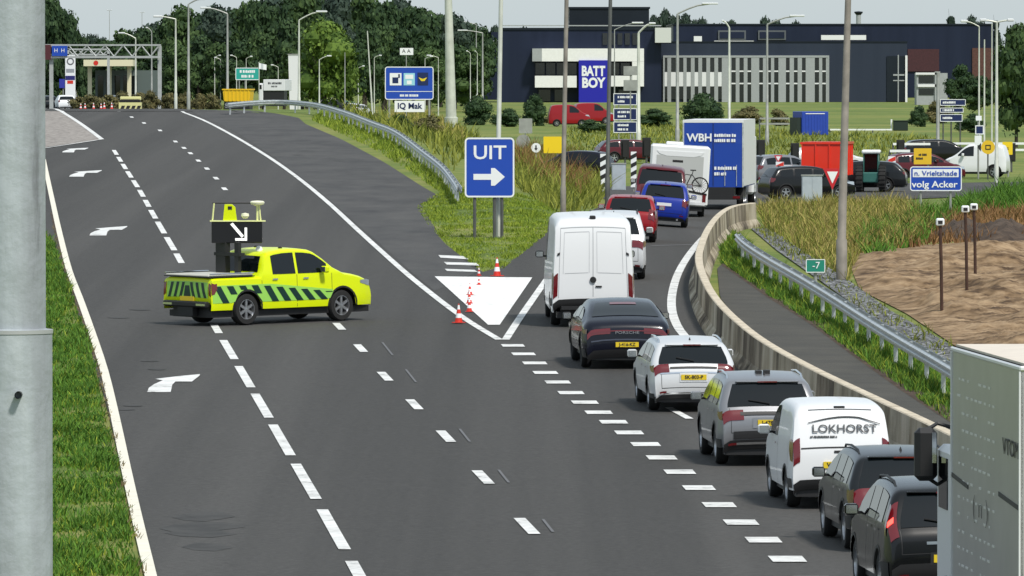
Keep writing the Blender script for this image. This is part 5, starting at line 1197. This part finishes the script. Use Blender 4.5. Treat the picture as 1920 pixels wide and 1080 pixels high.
BL = mat('container_blue', (.012, .05, .36), .5, var=.05)
S = Site(1521, 290); r = thing('blue_container', 'blue box container standing on the green field', 'container', S.loc, rz=math.radians(14))
g = MB(); g.box(-1.25, 1.25, -1.2, 1.8, 0, S.Z(209), BL, bev=.03); 
for k in range(9): g.box(-1.15 + k * .27, -1.05 + k * .27, -1.23, -1.2, .12, S.Z(209) - .25, BL)
g.build('body', r); g = MB(); g.box(-.9, .9, -1.245, -1.232, S.Z(209) - .22, S.Z(209) - .15, SIGNWHITE); g.build('label_strip', r); g = MB(); g.box(-1.6, -1.26, -1.0, 1.5, 0, 1.6, mat('dark_green', (.008, .02, .014), .6)); g.build('side_hatch', r)
S = Site(1688, 310); r = thing('green_box', 'small dark green box on the lawn right of the thick brown pole', 'box', S.loc); g = MB(); g.box(-.7, .7, -.5, .5, 0, .95, mat('dark_green', (.008, .02, .014), .6), bev=.05); g.box(-.75, .75, -.55, .55, .93, 1.0, mat('dark_green', (.008, .02, .014), .6)); g.build('body', r); g = MB(); g.box(-.95, -.8, -.1, .1, 0, 1.1, SIGNWHITE); g.build('marker', r)
# yellow container, lorry, pillar beyond the crest
S = Site(447, 258); r = thing('yellow_container', 'bright yellow skip container at the end of the left guardrail', 'container', S.loc, rz=-.15); YC = mat('container_yellow', (.80, .50, .01), .5)
z0, z1 = S.Z(190), S.Z(167); x0, x1 = S.X(421), S.X(474)
g = MB(); g.prism([(x0 + .1, z0), (x1 - .1, z0), (x1, z1), (x0, z1)], -.8, .8, YC); g.box(x0 - .05, x1 + .05, -.86, .86, z1 - .08, z1 + .02, YC)
for k in range(7): g.box(x0 + .15 + k * .32, x0 + .23 + k * .32, -.84, -.8, z0 + .05, z1 - .1, YC)
g.build('body', r); g = MB(); g.box(x0 + .1, x1 - .1, -.7, .7, 0, z0, BLACK); g.build('base', r)
S = Site(515, 285); r = thing('lorry', 'small white box lorry beyond the guardrail right of the yellow container', 'lorry', S.loc, rz=-.12)
g = MB(); g.box(S.X(497), S.X(538), -1, 3, S.Z(170), S.Z(149), WHITE, bev=.03); g.build('cargo_box', r); g = MB(); g.box(S.X(488), S.X(496.5), -1, 1, .4, S.Z(156), WHITE, bev=.1); c_ = g.build('cab', r); g = MB(); g.box(S.X(489), S.X(494), -1.02, -1.0, S.Z(167), S.Z(159), GLASS); g.build('window', c_)
g = MB(); g.box(S.X(490), S.X(536), -.9, .9, .4, S.Z(170), BLACK); g.build('chassis', r)
blobs(S.X(506), S.X(532), S.Z(156), .18, LOGO, r, -1.003); blobs(S.X(512), S.X(526), S.Z(162), .14, LOGO, r, -1.003)
S = Site(551, 310); r = thing('white_pillar', 'white pillar left of the willow trunk', 'pillar', S.loc); g = MB(); g.prism([(S.X(544), 0), (S.X(558), 0), (S.X(560), S.Z(103)), (S.X(541), S.Z(103))], -.4, .4, WHITE); g.box(S.X(540), S.X(561), -.45, .45, S.Z(103), S.Z(101), POLE); g.build('body', r)
S = Site(489, 280); r = thing('flag', 'small white flag above the little white lorry', 'flag', S.loc); posts(r, (S.X(486),), S.Z(116), .04, POLEW); g = MB(); vs = []; n = 8
for k in range(n + 1):
    x = S.X(486) + k * 14 / n * S.k; vs += [(x, .08 * math.sin(k), S.Z(118 + k * .4)), (x, .08 * math.sin(k), S.Z(129 + k * .3))]
vs += [(a, b + .02, c) for a, b, c in vs]; m2 = (n + 1) * 2
g.add(vs, [(2 * i, 2 * i + 1, 2 * i + 3, 2 * i + 2) for i in range(n)] + [(m2 + 2 * i, m2 + 2 * i + 2, m2 + 2 * i + 3, m2 + 2 * i + 1) for i in range(n)], SIGNWHITE); g.build('cloth', r)
S = Site(245, 236); r = thing('warning_trailer', 'pale yellow and black striped warning trailer at the crest under the gantry', 'trailer', S.loc); CY = mat('cream_yellow', (.68, .66, .30), .5)
zb = S.Z(206); zt = S.Z(181)
g = MB(); g.box(S.X(226), S.X(265), -.5, .5, S.Z(188), zt, CY, bev=.05); g.box(S.X(228), S.X(263), -.52, -.5, S.Z(190), S.Z(186), BLACK); g.box(S.X(224), S.X(266), -.6, .6, S.Z(205), S.Z(192), CY); g.box(S.X(226), S.X(264), -.5, .5, S.Z(192), S.Z(188), BLACK); g.build('body', r)
for k in range(4): g = MB(); x = S.X(227 + k * 10); g.prism([(x, S.Z(204)), (x + .25, S.Z(204)), (x + .35, S.Z(198)), (x + .1, S.Z(198))], -.63, -.605, BLACK); g.build('stripe', r)
# ---------------------------------------------------------------- gantry and petrol station
GW = mat('gantry_paint', (.42, .44, .43), .5, .2, var=.1)
S = Site(200, 300); r = thing('sign_gantry', 'grey lattice sign gantry spanning the road beyond the crest', 'gantry', S.loc)
for i, (x, yt) in enumerate(((300, 86), (97, 106))):
    g = MB(); g.box(S.X(x) - .18, S.X(x) + .18, -.18, .18, -.5, S.Z(yt), GW); g.build('leg', r)
g = MB()
for y in (-.5, .5):
    g.box(S.X(80), S.X(302), y - .08, y + .08, S.Z(86), S.Z(83), GW); g.box(S.X(80), S.X(302), y - .08, y + .08, S.Z(109), S.Z(105), GW)
for k in range(12):
    xa, xb = S.X(96 + k * 17), S.X(96 + (k + 1) * 17); za, zb_ = (S.Z(106), S.Z(85)) if k % 2 else (S.Z(85), S.Z(106)); g.tube([(xa, -.5, za), (xb, -.5, zb_)], .07, GW, 5)
g.build('truss', r)
g = MB(); g.box(S.X(99), S.X(128), -.7, -.6, S.Z(105), S.Z(86), mat('sign_blue', (.012, .065, .42))); q = g.build('sign_panel', r); text('H  H', 10 * S.k, SIGNWHITE, 'lettering', q, (S.X(113), -.72, S.Z(95)))
g = MB(); g.box(S.X(74), S.X(97), -.7, -.6, S.Z(112), S.Z(84), mat('panel_darkred', (.08, .015, .02), .5)); g.build('sign_panel', r)
S = Site(166, 350); r = thing('sign_gantry', 'smaller second lattice gantry seen under the first', 'gantry', S.loc)
for x in (128, 204): g = MB(); g.box(S.X(x) - .14, S.X(x) + .14, -.1, .1, -.3, S.Z(92), GW); g.build('leg', r)
g = MB(); g.box(S.X(126), S.X(206), -.1, .1, S.Z(94), S.Z(91), GW); g.box(S.X(126), S.X(206), -.1, .1, S.Z(104), S.Z(101), GW)
for k in range(8): g.tube([(S.X(128 + k * 9.5), 0, S.Z(102 if k % 2 else 93)), (S.X(137.5 + k * 9.5), 0, S.Z(93 if k % 2 else 102))], .06, GW, 5)
g.build('truss', r)
CRM = mat('canopy_cream', (.72, .68, .46), .5)
S = Site(205, 395); r = thing('petrol_station', 'petrol station with a flat cream canopy behind the gantries', 'petrol station', S.loc)
g = MB(); g.box(S.X(160), S.X(252), -3, 6, S.Z(124), S.Z(112), CRM); g.build('canopy', r)
for x in (169, 206, 243): g = MB(); g.box(S.X(x) - .25, S.X(x) + .25, -.2, .3, 0, S.Z(124), CRM); g.build('column', r)
g = MB(); g.box(S.X(175), S.X(290), 5, 9, 0, S.Z(132), mat('shop_wall', (.10, .13, .12), .5)); g.build('shop', r)
for k in range(5): g = MB(); g.box(S.X(180 + k * 16), S.X(190 + k * 16), 4.9, 4.98, .5, S.Z(142), GLASS); g.build('window', r)
for x in (218, 232): g = MB(); g.box(S.X(x) - .4, S.X(x) + .4, 0, .6, 0, 1.9, SIGNWHITE, bev=.05); g.build('fuel_pump', r)
g = MB(); g.lathe([(.30, -.02), (.30, .0), (0, .0)], CR, 14, 'y', Matrix.Translation((S.X(183), -3.02, S.Z(118)))); g.build('emblem', r)
S = Site(133, 335); r = thing('price_tower', 'tall white price tower with a round emblem and coloured bands', 'price sign', S.loc)
g = MB(); g.box(S.X(123), S.X(142), -.2, .2, .4, S.Z(104), SIGNWHITE, bev=.03); q = g.build('board', r); patch(q, S, 123.5, 141.5, 142, 150, mat('band_navy', (.02, .02, .15), .4), 'band', .215); patch(q, S, 127, 138, 151, 157, CR, 'band', .215); patch(q, S, 125, 140, 129, 136, mat('band_grey', (.3, .32, .35), .4), 'band', .215)
g = MB(); g.lathe([(.38, -.225), (.38, -.205), (.26, -.205), (.26, -.225), (.38, -.225)], mat('emblem_grey', (.12, .12, .13), .4), 18, 'y', Matrix.Translation((0, 0, S.Z(115)))); g.build('emblem', q); posts(r, (-.3, .3), .5, .08)
S = Site(119, 338); r = thing('info_board', 'small blue board left of the white price tower', 'board', S.loc); g = MB(); g.box(S.X(112), S.X(122), -.1, .1, S.Z(165), S.Z(148), mat('band_blue', (.03, .04, .35), .4)); g.build('board', r); posts(r, (0,), S.Z(165), .06)
# ---------------------------------------------------------------- buildings
NB = ramp_mat('cladding_navy', [(.3, (.008, .013, .032)), (.7, (.014, .021, .046))], .12, .5, stretch=(3, .2, .1, 0))
NB2 = ramp_mat('cladding_slate', [(.3, (.022, .030, .050)), (.7, (.030, .040, .062))], .12, .5, stretch=(3, .2, .1, 0))
DKB = ramp_mat('cladding_black', [(.3, (.006, .010, .016)), (.7, (.012, .018, .026))], .15, .5)
WF = mat('facade_white', (.80, .80, .77), .5, var=.04); WG = mat('window_dark', (.006, .009, .012), .1, spec=.9)
FIN = mat('fin_grey', (.34, .36, .36), .5, var=.06); FINL = mat('fin_panel_white', (.75, .76, .76), .5)
def bx(S, g, x0, x1, y0, y1, m, d0=0., d1=8.): g.box(S.X(x0), S.X(x1), d0, d1, S.Z(y1) if y1 is not None else -.5, S.Z(y0), m)
S = Site(1100, 555); r = thing('office_building', 'navy office building with white bands and a blue banner', 'building', S.loc)
g = MB(); bx(S, g, 940, 1240, 54, None, NB, 2, 40); bx(S, g, 936, 1242, 52, 56, DKB, 1.8, 40.2); g.build('wall', r)
g = MB(); bx(S, g, 1068, 1218, 14, 52, DKB, 6, 30); bx(S, g, 1066, 1220, 12.5, 16, DKB, 5.8, 30.2); g.build('roof_storey', r)
g = MB(); bx(S, g, 998, 1207, 91, 115, WF, -1, 2); bx(S, g, 1185, 1207, 115.2, 162, WF, -1, 2); bx(S, g, 1003, 1081, 142, 164, WF, -.8, 2); bx(S, g, 1137, 1184.8, 142, 162, WF, -.8, 2); g.build('white_band', r)
g = MB(); bx(S, g, 998, 1016, 91, 115, FIN, -1.02, -1.003); g.build('grey_panel', r)
for k in range(9):
    if 3 < k < 6: continue
    x = 1004 + k * 20; g = MB(); bx(S, g, x, x + 17, 118, 140, WG, 1.7, 1.95); g.build('window', r)
for k in range(6):
    x = 1010 + k * 30
    if 1080 < x + 14 < 1150: continue
    g = MB(); bx(S, g, x, x + 22, 168, 190, WG, 1.7, 1.95); g.build('window', r)
for k in range(5):
    x = 1130 + k * 14; g = MB(); bx(S, g, x, x + 9, 62, 84, WG, 1.7, 1.95); g.build('window', r)
g = MB(); bx(S, g, 940, 1240, 47, 49, FIN, 1.9, 2.0); g.build('parapet', r)
g = MB(); bx(S, g, 1085, 1142, 113, 199, mat('banner_blue', (.012, .012, .36), .45), -1.3, -1.02); q = g.build('banner', r)
text('BATT', 25 * S.k, SIGNWHITE, 'lettering', q, (S.X(1112), -1.34, S.Z(134)), bold=.10, sx=.72, ext=.02); text('BOY', 25 * S.k, SIGNWHITE, 'lettering', q, (S.X(1112), -1.34, S.Z(156)), bold=.10, sx=.86, ext=.02)
g = MB(); bx(S, g, 1228, 1258, 52, 80, mat('vent_white', (.6, .62, .58), .5), -.5, 1.9); g.build('roof_unit', r)
S = Site(1100, 552); r = thing('chimney', 'white framed roof antenna box', 'mast', S.loc) if 0 else (None)
S = Site(1470, 560); r = thing('warehouse', 'long slate warehouse with a grid of white vertical fins', 'building', S.loc)
g = MB(); bx(S, g, 1205, 1700, 79, None, NB2, 0, 60); bx(S, g, 1204, 1701, 77.5, 80, DKB, -.1, 60.1); g.build('wall', r)
g = MB(); bx(S, g, 1243, 1554, 104, 108, FIN, -.5, 0); bx(S, g, 1243, 1554, 192, 196, FIN, -.5, 0); bx(S, g, 1243, 1245, 108, 192, FIN, -.5, 0); bx(S, g, 1552, 1554, 108, 192, FIN, -.5, 0)
cols = [(1246, 1251), (1258, 1267), (1273, 1281), (1287, 1295), (1302, 1309), (1316, 1324), (1331, 1339), (1346, 1353)]
cols2 = [(1371, 1379), (1386, 1394), (1401, 1408), (1423, 1430), (1438, 1445), (1451, 1459), (1473, 1480), (1488, 1495), (1503, 1510), (1527, 1535), (1541, 1548)]
allc = cols + cols2; px_ = 1245
for a_, b_ in allc + [(1552, 1552)]:
    if a_ > px_: bx(S, g, px_, a_, 108, 192, FIN, -.45, 0)
    px_ = b_
g.build('fin_grid', r)
for a_, b_ in allc:
    rows_ = ((109, 135), (162, 186)) if a_ < 1360 else ((109, 132), (135, 155), (158, 191))
    for y0, y1 in rows_: g = MB(); bx(S, g, a_, b_, y0, y1, WG, -.2, -.02); g.build('window', r)
    g = MB()
    if a_ < 1360: bx(S, g, a_, b_, 135.2, 161.8, FINL, -.4, 0)
    else: bx(S, g, a_, b_, 132.2, 134.8, FINL, -.4, 0); bx(S, g, a_, b_, 155.2, 157.8, FINL, -.4, 0)
    g.build('spandrel', r)
g = MB(); bx(S, g, 1205, 1700, 193, 198, mat('plinth', (.45, .46, .42), .6), -.7, -.52); g.build('plinth', r)
g = MB(); bx(S, g, 1662, 1696, 105, 190, DKB, -.2, 0); bx(S, g, 1696.5, 1700.5, 104, 194, FINL, -.5, .0); bx(S, g, 1682.5, 1684.5, 103, 194, FIN, -.3, -.21); bx(S, g, 1674, 1695, 139, 142, FIN, -.28, -.21); bx(S, g, 1674, 1695, 150, 152, FIN, -.28, -.21); g.build('entrance_glazing', r)
S = Site(1560, 640); r = thing('warehouse', 'dark navy warehouse rising behind the fin fronted one', 'building', S.loc)
g = MB(); bx(S, g, 1262, 1862, 46, None, NB, 0, 60); bx(S, g, 1260, 1864, 44.5, 47, DKB, -.2, 60.1); g.build('wall', r)
for x0 in (1346, 1421): g = MB(); bx(S, g, x0, x0 + 52, 57, 75, mat('roof_frame', (.10, .11, .12), .5), -.4, -.02); bx(S, g, x0 + 3, x0 + 49, 60, 72, NB, -.5, -.42); g.build('window', r)
for x0, x1, y0, y1 in ((1338, 1412, 76.5, 80), (1538, 1622, 66, 75), (1300, 1315, 68, 81), (1282, 1300, 78, 81)): g = MB(); bx(S, g, x0, x1, y0, y1, FINL, -3, -2); g.build('roof_unit', r)
g = MB(); bx(S, g, 1701, 1760, 92, 134, mat('brick_dark', (.05, .012, .016), .6, var=.2), -.3, -.02); g.build('brick_panel', r); g = MB(); bx(S, g, 1822, 1861, 90, 150, mat('brick_brown', (.09, .035, .025), .6, var=.3), -.3, -.02); g.build('brick_panel', r)
S = Site(1745, 520); r = thing('kiosk', 'small white framed pavilion with dark windows right of the warehouse', 'building', S.loc)
g = MB(); bx(S, g, 1718, 1776, 137, None, FIN, 0, 6); g.build('wall', r); g = MB(); bx(S, g, 1716, 1760, 136, 140, FINL, -.3, 0); bx(S, g, 1720, 1757, 158, 163, FINL, -.3, 0); bx(S, g, 1752, 1762, 134, 192, FIN, -.3, -.0); g.build('frame', r)
for y in ((142, 156), (166, 178)): g = MB(); bx(S, g, 1722, 1750, y[0], y[1], WG, -.1, -.01); g.build('window', r)
S = Site(940, 600); r = thing('warehouse', 'low dark green black hall left of the navy office building', 'building', S.loc)
g = MB(); bx(S, g, 905, 1000, 60, None, NB, 0, 30); bx(S, g, 908, 955, 76, 81, FIN, -.3, -.02); g.build('wall', r)
for k in range(4): g = MB(); bx(S, g, 912 + k * 18, 924 + k * 18, 100, 112, WG, -.1, -.01); g.build('window', r)
S = Site(1609, 700); r = thing('water_tower', 'small pale tower with a wide dark top above the warehouse roof', 'tower', S.loc)
g = MB(); g.lathe([(4.5 * S.k, 0), (4.5 * S.k, S.Z(28))], FIN, 14); g.build('shaft', r); g = MB(); g.lathe([(4.5 * S.k, S.Z(28)), (8 * S.k, S.Z(24)), (8 * S.k, S.Z(22)), (0, S.Z(21))], DKB, 14); g.build('top', r)
# ---------------------------------------------------------------- trees
def leafcrown(seed, h, w, base, n, leaf, m, lobes=22, cone=False, core=True, droop=0.):
    rnd = random.Random(seed); vs = []; fs = []; L = []
    for i in range(lobes):
        t = rnd.random(); z = base + (h - base) * (.08 + .84 * t)
        R = w / 2 * (1 - .75 * t if cone else math.sqrt(max(.05, 1 - (2 * t - .85) ** 2 * .85)))
        a = rnd.uniform(0, 6.28); rr = R * (.2 if cone else .62) * math.sqrt(rnd.random()) + (0 if cone else R * .12)
        lr = (R * .8 if cone else w * rnd.uniform(.15, .27)); L.append((Vector((math.cos(a) * rr, math.sin(a) * rr, z)), lr, lr * (.6 if not cone else .5)))
    per = n // lobes
    for c, lr, lz in L:
        for _ in range(per):
            d = Vector((rnd.gauss(0, 1), rnd.gauss(0, 1), rnd.gauss(0, 1) + .25)).normalized(); q = rnd.uniform(.72, 1.12)
            p = c + Vector((d.x * lr * q, d.y * lr * q, d.z * lz * q - droop * rnd.random() * (1 - d.z))); s_ = leaf * rnd.uniform(.5, 1.3)
            nn = (d + Vector((rnd.gauss(0, .5), rnd.gauss(0, .5), rnd.gauss(0, .5)))).normalized(); u = nn.orthogonal().normalized(); v = nn.cross(u); a = rnd.uniform(0, 6.28)
            u, v = u * math.cos(a) + v * math.sin(a), v * math.cos(a) - u * math.sin(a); o = len(vs)
            vs += [tuple(p - u * s_), tuple(p - v * s_ * .6 + u * s_ * .2), tuple(p + u * s_), tuple(p + v * s_ * .7)]; fs.append((o, o + 1, o + 2, o + 3))
    mb = MB(); mb.add(vs, fs, m)
    if core:
        for c, lr, lz in L: mb.lathe([(0, -lz * .75), (lr * .62, -lz * .35), (lr * .76, 0), (lr * .6, lz * .45), (0, lz * .75)], m, 9, 'z', Matrix.Translation(c))
    return mb
def trunk_mb(h, r, w, m, seed=1):
    rnd = random.Random(seed); g = MB(); g.tube([(0, 0, -.5), (.05, 0, h * .4), (0, .08, h * .8)], [r, r * .75, r * .35], m, 8)
    for k in range(6):
        a = k * 1.1; z = h * (.3 + .08 * k); g.tube([(0, 0, z), (math.cos(a) * w * .16, math.sin(a) * w * .16, z + h * .12), (math.cos(a) * w * .32, math.sin(a) * w * .32, z + h * .28)], [r * .4, r * .25, r * .1], m, 6)
    return g
BARK = mat('bark', (.05, .04, .03), .9, var=.3)
FD = leafy('foliage_dark', (.013, .034, .013), (.055, .098, .034), .35); FM = leafy('foliage_mid', (.020, .045, .014), (.078, .13, .038), .35); FB = leafy('foliage_blue', (.018, .034, .026), (.055, .085, .058), .3)
FW = leafy('foliage_willow', (.035, .075, .010), (.15, .23, .035), .5); FBR = leafy('foliage_olive', (.05, .055, .02), (.20, .17, .07), .5); FP = leafy('foliage_pine', (.012, .026, .020), (.035, .055, .036), .4)
PR = {}
def proto(kind):
    if kind in PR: return PR[kind]
    k, sd_ = kind[:-1], int(kind[-1])
    if k in ('oak', 'elm', 'blue'):
        m_ = {'oak': FD, 'elm': FM, 'blue': FB}[k]; me = (leafcrown(sd_ * 7 + len(k), 12, 10, 1.6, 3600, .42, m_, 26).mesh('crown'), trunk_mb(9, .35, 10, BARK, sd_).mesh('trunk', 40))
    elif k == 'willow': me = (leafcrown(5, 12, 13, 2.5, 5200, .36, FW, 30, droop=1.6).mesh('crown'), trunk_mb(9, .4, 10, BARK, 3).mesh('trunk', 40))
    elif k == 'pine': me = (leafcrown(6 + sd_, 12, 5.5, 1, 2400, .32, FP, 16, cone=True).mesh('crown'), trunk_mb(11, .2, 2, BARK, 3).mesh('trunk', 40))
    elif k == 'shrub': me = (leafcrown(9 + sd_, 12, 16, -.5, 4200, .5, FD, 24).mesh('crown'), trunk_mb(6, .3, 8, BARK, 4).mesh('trunk', 40))
    elif k == 'scrub': me = (leafcrown(19 + sd_, 12, 18, -.5, 1600, .8, FBR, 16).mesh('crown'), trunk_mb(6, .3, 8, BARK, 4).mesh('trunk', 40))
    PR[kind] = me; return me
def tree(kind, px, D, top, label, wpx=None, group=None, cat='tree', name='tree'):
    S = Site(px, D); H = S.Z(top); cr, tr = proto(kind); r = thing(name, label, cat, S.loc, rz=random.uniform(0, 6.28), group=group)
    f = H / 12.3; ws = {'oak': 10, 'elm': 10, 'blue': 10, 'willow': 13, 'pine': 5.5, 'shrub': 16, 'scrub': 18}[kind[:-1]]
    fw = (wpx * S.k / ws) if wpx else f; r.scale = (fw, fw, f)
    link('trunk', tr, r); link('crown', cr, r); return r
PROF_ = [(80, -10), (130, 10), (150, 55), (200, 70), (250, 55), (300, 38), (340, 16), (400, 10), (450, 2), (520, -10), (600, -16), (700, -12), (765, 0), (785, 16), (830, 20), (870, 32), (920, 46), (990, 56)]
def WL(x):
    return 'dense dark green tree of the wood, ' + ('above the sign gantry' if x < 310 else 'behind the two tall lamps at the crest' if x < 400 else 'above the yellow container' if x < 520 else 'behind the bright willow' if x < 690 else 'behind the blue service sign' if x < 815 else 'behind the tall white mast')
x = 205; i = 0
while x < 900:
    tree(('oak', 'elm', 'oak', 'blue')[i % 4] + str(i % 2), x, 455 + (i * 37) % 60, lin(x, PROF_) + random.uniform(-3, 8), WL(x), wpx=random.uniform(85, 115), group='trees of the dark wood'); x += random.uniform(24, 34); i += 1
x = 215
while x < 900:
    tree(('elm', 'oak')[i % 2] + str(i % 2), x, 425 + (i * 17) % 25, lin(x, PROF_) + random.uniform(48, 75), WL(x), wpx=random.uniform(70, 100), group='trees of the dark wood'); x += random.uniform(34, 44); i += 1
for x, t, w_, l_ in ((92, -12, 80, 'tallest dark tree, touching the big grey pole at the top left'), (122, 12, 60, 'second tallest dark tree right of the big grey pole'), (150, 58, 40, 'short outermost tree at the right end of the top left clump'), (105, 60, 70, 'lower dark tree behind the left end of the sign gantry')): tree('oak' + str(int(x) % 2), x, 410, t, l_, wpx=w_, group='trees beside the grey pole')
for x, t, l_ in ((172, 60, 'leftmost'), (188, 66, 'middle'), (200, 74, 'rightmost')): tree('blue0', x, 520, t, l_ + ' of the three small blue green trees above the petrol station', wpx=40, group='distant trees above the petrol station')
tree('willow0', 609, 392, 38, 'bright yellow green willow standing before the dark wood', wpx=138)
for i, (x, t) in enumerate(((905, 52), (930, 50), (955, 56), (980, 52), (1228, 24), (1245, 20), (1264, 24), (1284, 28), (1300, 33), (1318, 36), (1345, 40), (1372, 40), (1410, 44), (1436, 34), (1455, 33), (1490, 42), (1680, 46), (1822, 32), (1838, 36))):
    tree('blue' + str(i % 2), x, 760, t, 'distant blue green tree showing over the ' + ('low hall left of the office building' if x < 1000 else 'roof right of the tall roof box' if x < 1330 else 'middle of the long warehouse roof' if x < 1500 else 'warehouse roof near the conifers'), wpx=38, group='distant trees over the roofs')
tree('pine0', 1782, 700, -6, 'tall pointed conifer over the warehouse roof, left of the two', wpx=40); tree('pine1', 1866, 690, 6, 'tall pointed conifer over the warehouse roof, right of the two', wpx=36)
tree('elm0', 1905, 245, 38, 'big leafy tree at the right edge behind the poles', wpx=105); tree('elm1', 1950, 240, 60, 'big leafy tree partly cut by the right edge', wpx=110)
tree('oak1', 1800, 420, 122, 'small green tree right of the white framed pavilion', wpx=60); tree('oak0', 1835, 400, 140, 'small dark tree left of the cluster of poles', wpx=60)
tree('shrub0', 897, 340, 176, 'round dark shrub right of the tall white mast', wpx=62, cat='shrub', name='shrub'); tree('shrub1', 1000, 335, 180, 'round dark shrub left of the red vans', wpx=52, cat='shrub', name='shrub')
tree('shrub0', 1317, 300, 170, 'large round dark green bush behind the blue lorry', wpx=92, cat='bush', name='bush')
for i, (x, D, t, w_) in enumerate(((150, 265, 180, 40), (175, 262, 178, 44), (205, 258, 176, 44), (232, 262, 172, 44), (262, 256, 172, 40), (285, 250, 170, 38), (318, 246, 172, 36), (345, 250, 172, 36), (375, 248, 174, 36), (400, 246, 176, 34))):
    tree('scrub' + str(i % 2), x, D, t, 'olive brown scrub growing at the road crest below the gantry', wpx=w_, group='scrub bushes at the crest', cat='bush', name='scrub_bush')
for i, (x, D, t, w_) in enumerate(((700, 300, 214, 50), (745, 290, 216, 60), (800, 285, 218, 60), (950, 330, 205, 60), (1040, 345, 215, 60), (1225, 330, 205, 70), (1400, 340, 200, 60), (1110, 300, 225, 60), (1460, 335, 205, 40), (1720, 330, 200, 40), (1760, 350, 190, 60), (1820, 300, 215, 60))):
    tree(('scrub', 'shrub')[i % 2] + '1', x, D, t, 'low bush on the rough ground ' + ('at the foot of the thin leaning mast', 'under the blue service sign', 'left of the tall white mast', 'between the two round dark shrubs', 'in front of the red vans', 'right of the destination boards', 'just right of the round dark bush', 'left of the destination boards', 'left of the blue container', 'right of the small dark green box', 'at the foot of the pale sign post', 'under the navy direction boards')[i], wpx=w_, group='low bushes behind the junction', cat='bush', name='bush')
